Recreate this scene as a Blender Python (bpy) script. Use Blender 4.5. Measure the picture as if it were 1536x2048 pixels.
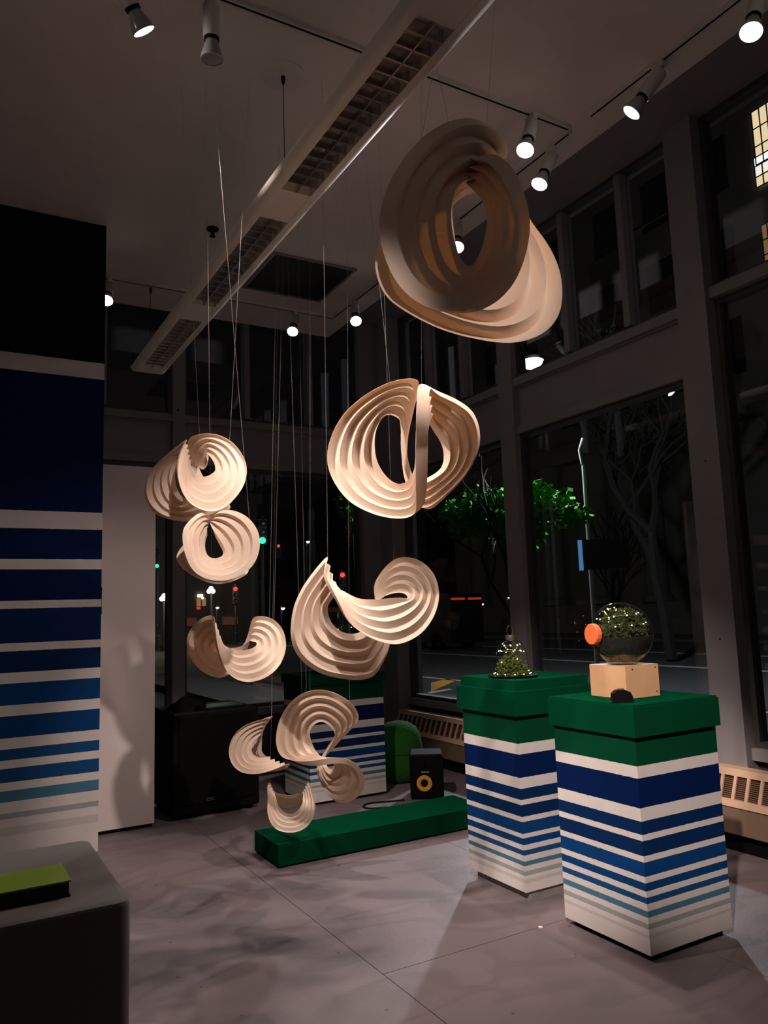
import bpy, math, random
import numpy as np
from mathutils import Vector, Matrix

for o in list(bpy.data.objects):
    bpy.data.objects.remove(o, do_unlink=True)
scene = bpy.context.scene
col = scene.collection
random.seed(7)

# ------------------------------------------------------------------ camera
FPX, PITCH, ROLL, YAW, CAMH = 1542.2, 0.12888, -0.03341, math.radians(30.0), 1.45
_f = np.array([0, math.cos(PITCH), math.sin(PITCH)]); _r = np.array([1.0, 0, 0]); _u = np.cross(_r, _f)
_c, _s = math.cos(ROLL), math.sin(ROLL)
_r, _u = _c * _r + _s * _u, -_s * _r + _c * _u
_Z = np.array([[math.cos(YAW), math.sin(YAW), 0], [-math.sin(YAW), math.cos(YAW), 0], [0, 0, 1]])
RR, UU, FF = _Z @ _r, _Z @ _u, _Z @ _f
OO = np.array([0, 0, CAMH])
cam_data = bpy.data.cameras.new('camera')
cam_data.sensor_fit = 'HORIZONTAL'; cam_data.sensor_width = 36.0
cam_data.lens = 36.0 * FPX / 1536.0
cam_data.clip_start = 0.05; cam_data.clip_end = 400
cam = bpy.data.objects.new('camera', cam_data); col.objects.link(cam)
M = Matrix(((RR[0], UU[0], -FF[0], 0), (RR[1], UU[1], -FF[1], 0), (RR[2], UU[2], -FF[2], CAMH), (0, 0, 0, 1)))
cam.matrix_world = M
scene.camera = cam

# pixel (1536x2048) -> point in the room on a known plane
def ray(x, y): return FF + RR * (x - 768) / FPX - UU * (y - 1024) / FPX
def onz(x, y, z): d = ray(x, y); return OO + d * (z - CAMH) / d[2]
def onx(x, y, X): d = ray(x, y); return OO + d * X / d[0]
def ony(x, y, Y): d = ray(x, y); return OO + d * Y / d[1]
def pix(P):
    d = np.asarray(P, float) - OO; w = d @ FF
    return 768 + FPX * (d @ RR) / w, 1024 - FPX * (d @ UU) / w

# ------------------------------------------------------------------ world, exposure
w = bpy.data.worlds.new('night'); scene.world = w; w.use_nodes = True
w.node_tree.nodes['Background'].inputs[0].default_value = (0.10, 0.10, 0.13, 1)
w.node_tree.nodes['Background'].inputs[1].default_value = 0.012
vs = scene.view_settings
vs.view_transform = 'Standard'; vs.look = 'None'; vs.gamma = 1.0; vs.exposure = 0.0
try: vs.use_curve_mapping = False
except Exception: pass
LAMP_W = 200.0
LAMP_COL = (1.0, 0.80, 0.70)

# ------------------------------------------------------------------ materials
MATS = {}
def _new(name):
    m = bpy.data.materials.new(name); m.use_nodes = True
    nt = m.node_tree; nt.nodes.clear()
    out = nt.nodes.new('ShaderNodeOutputMaterial')
    return m, nt, out
def srgb(r, g, b):
    f = lambda c: (c / 255 / 12.92) if c / 255 <= 0.04045 else ((c / 255 + 0.055) / 1.055) ** 2.4
    return (f(r), f(g), f(b), 1)
def plain(name, color, rough=0.6, metal=0.0, noise=0.0, nscale=8.0, spec=0.5, bump=0.0, bscale=60.0, ncol=None):
    if name in MATS: return MATS[name]
    m, nt, out = _new(name)
    b = nt.nodes.new('ShaderNodeBsdfPrincipled')
    b.inputs['Base Color'].default_value = color
    b.inputs['Roughness'].default_value = rough
    b.inputs['Metallic'].default_value = metal
    b.inputs['Specular IOR Level'].default_value = spec
    nt.links.new(b.outputs[0], out.inputs[0])
    tc = nt.nodes.new('ShaderNodeTexCoord')
    if noise > 0:
        n = nt.nodes.new('ShaderNodeTexNoise'); n.inputs['Scale'].default_value = nscale; n.inputs['Detail'].default_value = 5
        nt.links.new(tc.outputs['Object'], n.inputs['Vector'])
        mx = nt.nodes.new('ShaderNodeMix'); mx.data_type = 'RGBA'
        c2 = ncol or tuple(c * (1 - noise) for c in color[:3]) + (1,)
        mx.inputs[6].default_value = color; mx.inputs[7].default_value = c2
        nt.links.new(n.outputs['Fac'], mx.inputs[0]); nt.links.new(mx.outputs[2], b.inputs['Base Color'])
    if bump > 0:
        n2 = nt.nodes.new('ShaderNodeTexNoise'); n2.inputs['Scale'].default_value = bscale
        nt.links.new(tc.outputs['Object'], n2.inputs['Vector'])
        bp = nt.nodes.new('ShaderNodeBump'); bp.inputs['Strength'].default_value = bump; bp.inputs['Distance'].default_value = 0.01
        nt.links.new(n2.outputs['Fac'], bp.inputs['Height']); nt.links.new(bp.outputs[0], b.inputs['Normal'])
    MATS[name] = m
    return m
def emit(name, color, strength):
    if name in MATS: return MATS[name]
    m, nt, out = _new(name)
    e = nt.nodes.new('ShaderNodeEmission'); e.inputs[0].default_value = tuple(color[:3]) + (1,); e.inputs[1].default_value = strength
    nt.links.new(e.outputs[0], out.inputs[0]); MATS[name] = m
    return m
def thin_glass(name, tint=(1, 1, 1, 1), ior=1.45):
    if name in MATS: return MATS[name]
    m, nt, out = _new(name)
    t = nt.nodes.new('ShaderNodeBsdfTransparent'); t.inputs[0].default_value = tint
    g = nt.nodes.new('ShaderNodeBsdfGlossy'); g.inputs['Roughness'].default_value = 0.0
    fr = nt.nodes.new('ShaderNodeFresnel')
    ge = nt.nodes.new('ShaderNodeNewGeometry'); mr = nt.nodes.new('ShaderNodeMapRange')     # same sheet reflectance from either side
    mr.inputs[3].default_value = ior; mr.inputs[4].default_value = 1 / ior
    nt.links.new(ge.outputs['Backfacing'], mr.inputs[0]); nt.links.new(mr.outputs[0], fr.inputs[0])
    mx = nt.nodes.new('ShaderNodeMixShader')
    nt.links.new(fr.outputs[0], mx.inputs[0]); nt.links.new(t.outputs[0], mx.inputs[1]); nt.links.new(g.outputs[0], mx.inputs[2])
    nt.links.new(mx.outputs[0], out.inputs[0]); MATS[name] = m
    return m
def paper_mat():
    m, nt, out = _new('cream_paper')
    tc = nt.nodes.new('ShaderNodeTexCoord')
    n = nt.nodes.new('ShaderNodeTexNoise'); n.inputs['Scale'].default_value = 260; n.inputs['Detail'].default_value = 3
    nt.links.new(tc.outputs['Object'], n.inputs['Vector'])
    mx = nt.nodes.new('ShaderNodeMix'); mx.data_type = 'RGBA'
    mx.inputs[6].default_value = (0.84, 0.715, 0.615, 1); mx.inputs[7].default_value = (0.79, 0.665, 0.565, 1)
    nt.links.new(n.outputs['Fac'], mx.inputs[0])
    d = nt.nodes.new('ShaderNodeBsdfDiffuse'); t = nt.nodes.new('ShaderNodeBsdfTranslucent')
    t.inputs[0].default_value = (0.80, 0.55, 0.26, 1)
    nt.links.new(mx.outputs[2], d.inputs[0])
    ms = nt.nodes.new('ShaderNodeMixShader'); ms.inputs[0].default_value = 0.22
    nt.links.new(d.outputs[0], ms.inputs[1]); nt.links.new(t.outputs[0], ms.inputs[2]); nt.links.new(ms.outputs[0], out.inputs[0])
    MATS['paper'] = m
    return m
def striped(name, height, bands, rough=0.55):
    """bands: list of (z_top, colour) from the bottom up, painted bands"""
    m, nt, out = _new(name)
    b = nt.nodes.new('ShaderNodeBsdfPrincipled'); b.inputs['Roughness'].default_value = rough
    b.inputs['Specular IOR Level'].default_value = 0.05
    nt.links.new(b.outputs[0], out.inputs[0])
    tc = nt.nodes.new('ShaderNodeTexCoord'); sx = nt.nodes.new('ShaderNodeSeparateXYZ')
    nt.links.new(tc.outputs['Object'], sx.inputs[0])
    nz = nt.nodes.new('ShaderNodeTexNoise'); nz.inputs['Scale'].default_value = 45; nz.inputs['Detail'].default_value = 2
    nt.links.new(tc.outputs['Object'], nz.inputs['Vector'])
    ma = nt.nodes.new('ShaderNodeMath'); ma.operation = 'MULTIPLY_ADD'; ma.inputs[1].default_value = 0.004
    nt.links.new(nz.outputs['Fac'], ma.inputs[0]); nt.links.new(sx.outputs[2], ma.inputs[2])
    mm = nt.nodes.new('ShaderNodeMath'); mm.operation = 'DIVIDE'; mm.inputs[1].default_value = height
    nt.links.new(ma.outputs[0], mm.inputs[0])
    cr = nt.nodes.new('ShaderNodeValToRGB'); cr.color_ramp.interpolation = 'CONSTANT'
    el = cr.color_ramp.elements
    while len(el) > 1: el.remove(el[0])
    z = 0.0
    el[0].position = 0; el[0].color = bands[0][1]
    for i in range(1, len(bands)):
        e = el.new(min(1.0, (bands[i - 1][0] + 0.002) / height)); e.color = bands[i][1]
    nt.links.new(mm.outputs[0], cr.inputs[0])
    n2 = nt.nodes.new('ShaderNodeTexNoise'); n2.inputs['Scale'].default_value = 9; n2.inputs['Detail'].default_value = 6
    nt.links.new(tc.outputs['Object'], n2.inputs['Vector'])
    mp = nt.nodes.new('ShaderNodeMapRange'); mp.inputs[3].default_value = 0.86; mp.inputs[4].default_value = 1.06
    nt.links.new(n2.outputs['Fac'], mp.inputs[0])
    mx = nt.nodes.new('ShaderNodeMix'); mx.data_type = 'RGBA'; mx.blend_type = 'MULTIPLY'; mx.inputs[0].default_value = 1
    nt.links.new(cr.outputs[0], mx.inputs[6]); nt.links.new(mp.outputs[0], mx.inputs[7])
    nt.links.new(mx.outputs[2], b.inputs['Base Color'])
    MATS[name] = m
    return m
def floor_mat():
    m, nt, out = _new('painted_floor')
    L = nt.links.new
    b = nt.nodes.new('ShaderNodeBsdfPrincipled'); b.inputs['Roughness'].default_value = 0.5
    b.inputs['Specular IOR Level'].default_value = 0.35
    L(b.outputs[0], out.inputs[0])
    tc = nt.nodes.new('ShaderNodeNewGeometry')
    big = nt.nodes.new('ShaderNodeTexNoise'); big.inputs['Scale'].default_value = 1.1; big.inputs['Detail'].default_value = 3; big.inputs['Distortion'].default_value = .4
    L(tc.outputs['Position'], big.inputs['Vector'])
    r1 = nt.nodes.new('ShaderNodeValToRGB')
    r1.color_ramp.elements[0].position = 0.34; r1.color_ramp.elements[0].color = (0.150, 0.122, 0.132, 1)
    r1.color_ramp.elements[1].position = 0.60; r1.color_ramp.elements[1].color = (0.190, 0.155, 0.166, 1)
    L(big.outputs['Fac'], r1.inputs[0])
    # dried mop marks: broad curved smears
    wv = nt.nodes.new('ShaderNodeTexNoise'); wv.inputs['Scale'].default_value = 1.5; wv.inputs['Detail'].default_value = 1.5; wv.inputs['Distortion'].default_value = 1.1
    mp = nt.nodes.new('ShaderNodeMapping'); mp.inputs['Location'].default_value = (3.1, 1.7, 0); mp.inputs['Scale'].default_value = (0.8, 1.6, 1)
    L(tc.outputs['Position'], mp.inputs[0]); L(mp.outputs[0], wv.inputs['Vector'])
    r2 = nt.nodes.new('ShaderNodeValToRGB')
    e = r2.color_ramp.elements; e[0].position = 0.40; e[0].color = (1, 1, 1, 1); e[1].position = 0.46; e[1].color = (0.86, 0.87, 0.86, 1)
    x = e.new(0.50); x.color = (0.84, 0.85, 0.84, 1); x = e.new(0.53); x.color = (1, 1, 1, 1)
    L(wv.outputs['Fac'], r2.inputs[0])
    # specks
    sp = nt.nodes.new('ShaderNodeTexVoronoi'); sp.inputs['Scale'].default_value = 7
    L(tc.outputs['Position'], sp.inputs['Vector'])
    r3 = nt.nodes.new('ShaderNodeValToRGB'); e = r3.color_ramp.elements
    e[0].position = 0.035; e[0].color = (0.35, 0.3, 0.28, 1); e[1].position = 0.06; e[1].color = (1, 1, 1, 1)
    L(sp.outputs['Distance'], r3.inputs[0])
    m1 = nt.nodes.new('ShaderNodeMix'); m1.data_type = 'RGBA'; m1.blend_type = 'MULTIPLY'; m1.inputs[0].default_value = 1
    m2 = nt.nodes.new('ShaderNodeMix'); m2.data_type = 'RGBA'; m2.blend_type = 'MULTIPLY'; m2.inputs[0].default_value = 1
    L(r1.outputs[0], m1.inputs[6]); L(r2.outputs[0], m1.inputs[7]); L(m1.outputs[2], m2.inputs[6]); L(r3.outputs[0], m2.inputs[7])
    L(m2.outputs[2], b.inputs['Base Color'])
    fine = nt.nodes.new('ShaderNodeTexNoise'); fine.inputs['Scale'].default_value = 40; fine.inputs['Detail'].default_value = 4
    L(tc.outputs['Position'], fine.inputs['Vector'])
    bp = nt.nodes.new('ShaderNodeBump'); bp.inputs['Strength'].default_value = 0.12; bp.inputs['Distance'].default_value = 0.01
    L(fine.outputs['Fac'], bp.inputs['Height']); L(bp.outputs[0], b.inputs['Normal'])
    MATS['floor'] = m
    return m

WHITE = (0.62, 0.59, 0.58, 1)
GREEN = (0.0015, 0.050, 0.021, 1)
NAVY = (0.002, 0.012, 0.070, 1)
NAVY2 = (0.003, 0.022, 0.09, 1)
BLUE = (0.004, 0.045, 0.17, 1)
BLUE2 = (0.010, 0.065, 0.20, 1)
LIGHTB = (0.06, 0.17, 0.27, 1)
GTEAL = (0.30, 0.34, 0.36, 1)
FAINT = (0.50, 0.48, 0.48, 1)
m_paper = paper_mat()
m_floor = floor_mat()
m_ceil = plain('ceiling_plaster', (0.74, 0.65, 0.62, 1), 0.9, noise=0.12, nscale=3, bump=0.15, bscale=35)
m_white = plain('white_enamel', (0.84, 0.79, 0.70, 1), 0.4)
m_lampw = plain('lamp_white', (0.62, 0.58, 0.54, 1), 0.35)
m_lampb = plain('bulb_grey', (0.34, 0.32, 0.34, 1), 0.2)
m_black = plain('black_plastic', (0.003, 0.003, 0.0035, 1), 0.6, spec=0.12)
m_blackm = plain('black_matte', (0.003, 0.003, 0.003, 1), 0.9, spec=0.1)
m_frame = plain('grey_window_frame', (0.235, 0.222, 0.236, 1), 0.6, noise=0.2, nscale=5)
m_dframe = plain('dark_window_frame', (0.045, 0.043, 0.046, 1), 0.5)
m_glass = thin_glass('window_glass')
m_tglass = thin_glass('jar_glass', (0.96, 0.99, 0.95, 1), 1.75)
m_green = plain('green_paint', GREEN, 0.9, noise=0.15, nscale=10, spec=0.0)
m_wallw = plain('white_panel', (0.72, 0.64, 0.63, 1), 0.6, noise=0.06, nscale=4)
m_wall = plain('grey_wall', (0.20, 0.18, 0.18, 1), 0.8, noise=0.1)
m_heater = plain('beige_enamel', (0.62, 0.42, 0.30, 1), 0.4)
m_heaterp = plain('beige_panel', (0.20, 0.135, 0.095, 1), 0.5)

# ------------------------------------------------------------------ mesh helpers
class MB:
    def __init__(s): s.v = []; s.f = []
    def quad(s, a, b, c, d):
        n = len(s.v); s.v += [tuple(a), tuple(b), tuple(c), tuple(d)]; s.f.append((n, n + 1, n + 2, n + 3))
    def box(s, x0, x1, y0, y1, z0, z1, bev=0.0):
        n = len(s.v)
        if bev <= 0:
            s.v += [(x0, y0, z0), (x1, y0, z0), (x1, y1, z0), (x0, y1, z0), (x0, y0, z1), (x1, y0, z1), (x1, y1, z1), (x0, y1, z1)]
            s.f += [(n, n + 3, n + 2, n + 1), (n + 4, n + 5, n + 6, n + 7), (n, n + 1, n + 5, n + 4), (n + 1, n + 2, n + 6, n + 5), (n + 2, n + 3, n + 7, n + 6), (n + 3, n, n + 4, n + 7)]
        else:
            e = bev
            rings = [(z0, e), (z0 + e, 0), (z1 - e, 0), (z1, e)]
            for (z, i) in rings:
                k = e * 0.3
                for (x, y) in ((x0 + i + (k if 0 else 0), y0 + i), (x1 - i, y0 + i), (x1 - i, y1 - i), (x0 + i, y1 - i)):
                    s.v.append((x, y, z))
            for r in range(3):
                for k in range(4):
                    a = n + r * 4 + k; b = n + r * 4 + (k + 1) % 4
                    s.f.append((a, b, b + 4, a + 4))
            s.f.append((n + 3, n + 2, n + 1, n)); s.f.append((n + 12, n + 13, n + 14, n + 15))
        return s
    def prism(s, pts, axis, a, b):
        """closed 2D outline extruded along an axis ('x','y','z') from a to b"""
        n = len(s.v); k = len(pts)
        for t in (a, b):
            for (p, q) in pts:
                s.v.append({'x': (t, p, q), 'y': (p, t, q), 'z': (p, q, t)}[axis])
        for i in range(k):
            j = (i + 1) % k
            s.f.append((n + i, n + j, n + k + j, n + k + i))
        s.f.append(tuple(n + i for i in reversed(range(k)))); s.f.append(tuple(n + k + i for i in range(k)))
        return s
    def lathe(s, prof, seg=24, mat=None, cap=True):
        """profile (r,z) turned about local Z, then transformed by a Matrix"""
        n = len(s.v); k = len(prof)
        for i in range(seg):
            a = 2 * math.pi * i / seg
            for (r, z) in prof:
                p = Vector((r * math.cos(a), r * math.sin(a), z))
                if mat is not None: p = mat @ p
                s.v.append(tuple(p))
        for i in range(seg):
            j = (i + 1) % seg
            for q in range(k - 1):
                s.f.append((n + i * k + q, n + j * k + q, n + j * k + q + 1, n + i * k + q + 1))
        if cap:
            if prof[0][0] > 1e-5: s.f.append(tuple(n + i * k for i in reversed(range(seg))))
            if prof[-1][0] > 1e-5: s.f.append(tuple(n + i * k + k - 1 for i in range(seg)))
        return s
    def tube(s, pts, rad, seg=6):
        pts = [Vector(p) for p in pts]
        n = len(s.v); k = len(pts)
        rads = rad if isinstance(rad, (list, tuple)) else [rad] * k
        up = None
        for i, p in enumerate(pts):
            t = (pts[min(i + 1, k - 1)] - pts[max(i - 1, 0)]).normalized()
            if up is None:
                up = Vector((0, 0, 1)) if abs(t.z) < 0.9 else Vector((1, 0, 0))
            a = t.cross(up)
            if a.length < 1e-4: a = t.cross(Vector((0.3, 1, 0.2)))
            a.normalize(); b = a.cross(t).normalized(); up = b
            for q in range(seg):
                an = 2 * math.pi * q / seg
                s.v.append(tuple(p + (a * math.cos(an) + b * math.sin(an)) * rads[i]))
        for i in range(k - 1):
            for q in range(seg):
                r = (q + 1) % seg
                s.f.append((n + i * seg + q, n + i * seg + r, n + (i + 1) * seg + r, n + (i + 1) * seg + q))
        s.f.append(tuple(n + q for q in reversed(range(seg)))); s.f.append(tuple(n + (k - 1) * seg + q for q in range(seg)))
        return s
    def data(s, name, mat, smooth=False):
        me = bpy.data.meshes.new(name); me.from_pydata(s.v, [], s.f); me.update()
        if mat: me.materials.append(mat)
        if smooth:
            me.polygons.foreach_set('use_smooth', [True] * len(me.polygons))
            try: me.set_sharp_from_angle(angle=math.radians(40))
            except Exception: pass
        return me
    def build(s, name, mat, parent=None, smooth=False, loc=None):
        me = s.data(name, mat, smooth)
        return link(name, me, parent, loc)
def link(name, me, parent=None, loc=None):
    o = bpy.data.objects.new(name, me); col.objects.link(o)
    if parent is not None: o.parent = parent
    if loc is not None: o.location = loc
    return o
def tag(o, label=None, cat=None, group=None, kind=None):
    if label: o['label'] = label
    if cat: o['category'] = cat
    if group: o['group'] = group
    if kind: o['kind'] = kind
    return o
def empty(name, loc=(0, 0, 0), rz=0.0):
    o = bpy.data.objects.new(name, None); col.objects.link(o)
    o.empty_display_size = 0.1
    o.location = loc; o.rotation_euler = (0, 0, rz)
    return o
def thing(name, label, cat, loc=(0, 0, 0), rz=0.0, group=None):
    return tag(empty(name, loc, rz), label, cat, group)
def struct(name, loc=(0, 0, 0)):
    return tag(empty(name, loc), kind='structure')
def frame_to(d):
    """rotation Matrix whose local Z points along d"""
    return Vector(d).to_track_quat('Z', 'Y').to_matrix().to_4x4()

# ================================================================== SETTING
ZC, ZB = 4.22, 4.65                       # ceiling, window-bay soffit
XG, YG = 4.25, 7.30                       # inner faces of the window walls
XL, YN = -2.6, -2.2                       # unseen ends of the room
# ---- floor: painted boards laid with fine seams
fl = tag(MB().box(XL, XG + .15, YN, YG + .15, -0.12, -0.006).build('floor', plain('floor_gap', (0.05, 0.045, 0.045, 1), 0.9)), kind='structure')
xs = [XL, -0.82, 0.40, 1.607, 2.83, XG + .05]
for i in range(len(xs) - 1):
    ys = [YN, -1.97, 0.47, 2.915, 5.36, YG + .05] if i % 2 else [YN, -0.75, 1.69, 5.55, YG + .05]
    if i == 3: ys = [YN, -1.97, 0.47, 2.915, 5.36, YG + .05]
    for j in range(len(ys) - 1):
        g = 0.0016
        b = MB(); b.box(xs[i] + g, xs[i + 1] - g, ys[j] + g, ys[j + 1] - g, -0.006, 0.0)
        b.build('floor_panel', m_floor, fl)
# ---- ceiling slab with its edge, fascia and the higher window-bay soffit
ce = tag(MB().box(XL, 3.31, YN, 6.75, ZC, ZC + .10).build('ceiling', m_ceil), kind='structure')
MB().box(3.29, 3.31, YN, 6.75, ZC + .10, ZB).build('fascia', m_ceil, ce)
MB().box(XL, 3.31, 6.73, 6.75, ZC + .10, ZB).build('fascia', m_ceil, ce)
b = MB(); b.box(3.31, XG + .2, YN, YG + .2, ZB, ZB + .08); b.box(XL, 3.31, 6.75, YG + .2, ZB, ZB + .08)
b.build('bay_soffit', m_wall, ce)
# ---- walls that close the room behind and beside the photographer
tag(MB().box(XL - .1, XG + .2, YN - .1, YN, 0, ZB).build('wall_rear', m_wall), kind='structure')
tag(MB().box(XL - .1, XL, YN, YG + .2, 0, ZB).build('wall_far_left', m_wall), kind='structure')
# ---- striped wall
SW_H = ZC
bands = [(.166, WHITE), (.219, FAINT), (.266, WHITE), (.304, GTEAL), (.367, WHITE), (.431, LIGHTB), (.492, WHITE), (.562, BLUE2), (.621, WHITE), (.686, BLUE2),
         (.749, WHITE), (.882, BLUE), (.94, WHITE), (1.083, BLUE), (1.144, WHITE), (1.274, NAVY2), (1.333, WHITE), (1.533, NAVY2), (1.592, WHITE), (1.788, NAVY),
         (1.849, WHITE), (2.045, NAVY), (2.167, WHITE), (3.089, NAVY), (3.209, WHITE), (4.3, (0.001, 0.005, 0.004, 1))]
# bands are listed as (upper edge, colour of the band below that edge): shift into bottom-up order
cols = [WHITE, FAINT, WHITE, GTEAL, WHITE, LIGHTB, WHITE, BLUE2, WHITE, BLUE2, WHITE, BLUE, WHITE, BLUE, WHITE, NAVY2, WHITE, NAVY2, WHITE, NAVY, WHITE, NAVY, WHITE, NAVY, WHITE, (0.001, 0.005, 0.004, 1)]
edges = [.166, .219, .266, .304, .367, .431, .492, .562, .621, .686, .749, .882, .94, 1.083, 1.144, 1.274, 1.333, 1.533, 1.592, 1.788, 1.849, 2.045, 2.167, 3.089, 3.209, 4.3]
m_sw = striped('striped_wall_paint', SW_H, list(zip(edges, cols)))
sw = MB(); sw.box(XL, .93, 5.40, 5.52, 0, ZC - .002)
tag(sw.build('wall_left', m_sw), kind='structure')
# ---- white panel door behind the end of the striped wall
dr = struct('door_1', (0, 0, 0))
MB().box(.55, 1.372, 5.775, 5.82, .025, 2.58).build('door_leaf', m_wallw, dr)
MB().box(.56, 1.36, 5.785, 5.81, 0, .025).build('door_shadow_gap', m_blackm, dr)  # black strip paints the shade in the gap below the leaf
b = MB(); b.box(.968, .992, 5.74, 5.752, 1.50, 1.69); b.box(.965, .995, 5.75, 5.776, 1.50, 1.53); b.box(.965, .995, 5.75, 5.776, 1.66, 1.69)
h = b.build('handle', m_black, dr); h['label'] = 'black pull handle'
# ---- window walls: columns, transom panels, sills as trim
def trim(n, b, m=None): return tag(b.build('trim_%d' % n, m or m_frame), kind='structure')
trim(1, MB().box(XG - .06, XG + .16, 3.05, 3.27, 0, ZB))
b = MB(); b.box(XG - .03, XG + .14, 5.03, 5.22, 0, ZB); trim(2, b)
b = MB(); b.box(XG - .12, XG + .18, 6.98, YG + .18, 0, ZB); b.box(3.92, XG - .12, YG - .05, YG + .16, 0, ZB); trim(3, b)
trim(4, MB().box(1.885, 2.002, YG - .04, YG + .14, 0, ZB))
ZP0, ZP1 = 2.93, 3.41
def panel_beam(n, axis, a0, a1):
    """transom band between two columns: recessed panel with moulded rails"""
    t = struct('trim_%d' % n)
    def bx(name, z0, z1, d0, d1, m=m_frame):
        b = MB()
        if axis == 'y': b.box(XG + d0, XG + d1, a0, a1, z0, z1)
        else: b.box(a0, a1, YG + d0, YG + d1, z0, z1)
        b.build(name, m, t)
    bx('panel', ZP0 + .07, ZP1 - .07, .03, .10)
    bx('rail', ZP0, ZP0 + .07, .0, .12); bx('rail', ZP1 - .07, ZP1, -.02, .12)
    bx('moulding', ZP0 + .07, ZP0 + .085, .012, .03); bx('moulding', ZP1 - .085, ZP1 - .07, .012, .03)
panel_beam(5, 'y', 3.27, 5.03); panel_beam(6, 'y', 5.22, 6.98)
panel_beam(7, 'x', 2.002, 3.92); panel_beam(8, 'x', XL, 1.885)
ZS = 0.57
def sill(n, axis, a0, a1):
    t = struct('trim_%d' % n)
    b = MB(); b2 = MB()
    if axis == 'y': b.box(XG - .01, XG + .14, a0, a1, ZS - .07, ZS); b2.box(XG + .05, XG + .15, a0, a1, 0, ZS - .07)
    else: b.box(a0, a1, YG - .01, YG + .14, ZS - .07, ZS); b2.box(a0, a1, YG + .05, YG + .15, 0, ZS - .07)
    b.build('sill', m_frame, t); b2.build('apron', m_dframe, t)
sill(9, 'y', YN, 3.05); sill(10, 'y', 3.27, 5.03); sill(11, 'y', 5.22, 6.98); sill(12, 'x', XL, 1.885); sill(13, 'x', 2.002, 3.92)
def window(n, axis, a0, a1, z0, z1, mulls=(), fr=.035):
    t = struct('window_%d' % n)
    G = XG if axis == 'y' else YG
    def bx(name, p0, p1, q0, q1, d0, d1, m):
        b = MB()
        if axis == 'y': b.box(G + d0, G + d1, p0, p1, q0, q1)
        else: b.box(p0, p1, G + d0, G + d1, q0, q1)
        return b.build(name, m, t)
    bx('frame_bar', a0, a0 + fr, z0, z1, .03, .11, m_dframe); bx('frame_bar', a1 - fr, a1, z0, z1, .03, .11, m_dframe)
    bx('frame_bar', a0 + fr, a1 - fr, z0, z0 + fr, .03, .11, m_dframe); bx('frame_bar', a0 + fr, a1 - fr, z1 - fr, z1, .03, .11, m_dframe)
    es = [a0 + fr] + list(mulls) + [a1 - fr]
    for m_ in mulls: bx('mullion', m_ - .028, m_ + .028, z0 + fr, z1 - fr, .0, .11, m_frame)
    for i in range(len(es) - 1):
        l = es[i] + (.028 if i > 0 else 0); r = es[i + 1] - (.028 if i < len(es) - 2 else 0)
        bx('pane', l, r, z0 + fr, z1 - fr, .066, .072, m_glass)
window(1, 'y', YN, 3.05, ZS, 3.38); window(2, 'y', YN, 3.05, 3.455, ZB, (-.4, 1.2))
trim(14, MB().box(XG - .02, XG + .13, YN, 3.05, 3.38, 3.455))
window(3, 'y', 3.27, 5.03, ZS, ZP0); window(4, 'y', 5.22, 6.98, ZS, ZP0)
window(5, 'y', 3.27, 5.03, ZP1, ZB, (3.75, 4.37)); window(6, 'y', 5.22, 6.98, ZP1, ZB, (5.8, 6.4))
window(7, 'x', 2.002, 3.92, ZS, ZP0); window(8, 'x', XL, 1.885, ZS, ZP0)
window(9, 'x', 2.002, 3.92, ZP1, ZB, (2.652, 3.354)); window(10, 'x', XL, 1.885, ZP1, ZB, (0.6, 1.25))
# screw caps on the columns
for (x, y) in ((1411, 922), (1440, 1278)):
    p = onx(x, y, XG - .06)
    MB().lathe([(.006, 0), (.006, .002)], 10, Matrix.Translation(p) @ frame_to((-1, 0, 0))).build('screw_cap', m_blackm, bpy.data.objects['trim_1'])
for (x, y) in ((356, 820),):
    p = ony(x, y, YG - .04)
    MB().lathe([(.009, 0), (.009, .002)], 10, Matrix.Translation(p) @ frame_to((0, -1, 0))).build('screw_cap', m_blackm, bpy.data.objects['trim_4'])

# ---- convector heaters under the windows
def heater(y0, y1, label):
    t = thing('convector_heater', label, 'heater', (0, y0, 0))
    L = y1 - y0
    X0, X1 = 4.055, 4.19
    MB().prism([(X0 + .03, .0), (X1, .0), (X1, .11), (X0 + .03, .11)], 'y', 0, L).build('base', m_blackm, t)
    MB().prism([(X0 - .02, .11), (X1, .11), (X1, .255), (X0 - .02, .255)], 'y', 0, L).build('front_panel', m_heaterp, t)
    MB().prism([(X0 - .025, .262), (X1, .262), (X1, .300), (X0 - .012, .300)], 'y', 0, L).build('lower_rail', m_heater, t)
    MB().prism([(X0 + .04, .425), (X0 + .05, .465), (X1, .465), (X1, .425)], 'y', 0, L).build('top_rail', m_heater, t)
    MB().box(X0 + .09, X0 + .10, 0, L, .300, .425).build('back_plate', m_blackm, t)
    sl = MB().prism([(0, 0), (.012, .003), (.012, .005), (0, .002)], 'y', 0, L).data('fin', plain('fin_brown', (0.16, 0.095, 0.065, 1), .5))
    for k in range(11):
        z = .306 + k * .0106
        link('fin', sl, t, (X0 + .004 + (z - .3) * .42, 0, z))
    n = int(L / .0855)
    bar = MB().prism([(-.006, .298), (.006, .298), (.056, .427), (.044, .427)], 'y', -.009, .009).data('grille_bar', m_heater)
    for k in range(n + 1):
        link('grille_bar', bar, t, (X0 - .004, .02 + k * .0855, 0))
heater(2.02, 4.95, 'beige metal convector heater with slotted top in front of the striped pedestals window')
heater(5.27, 6.93, 'beige convector heater in the dark corner behind the small loudspeaker')

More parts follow.
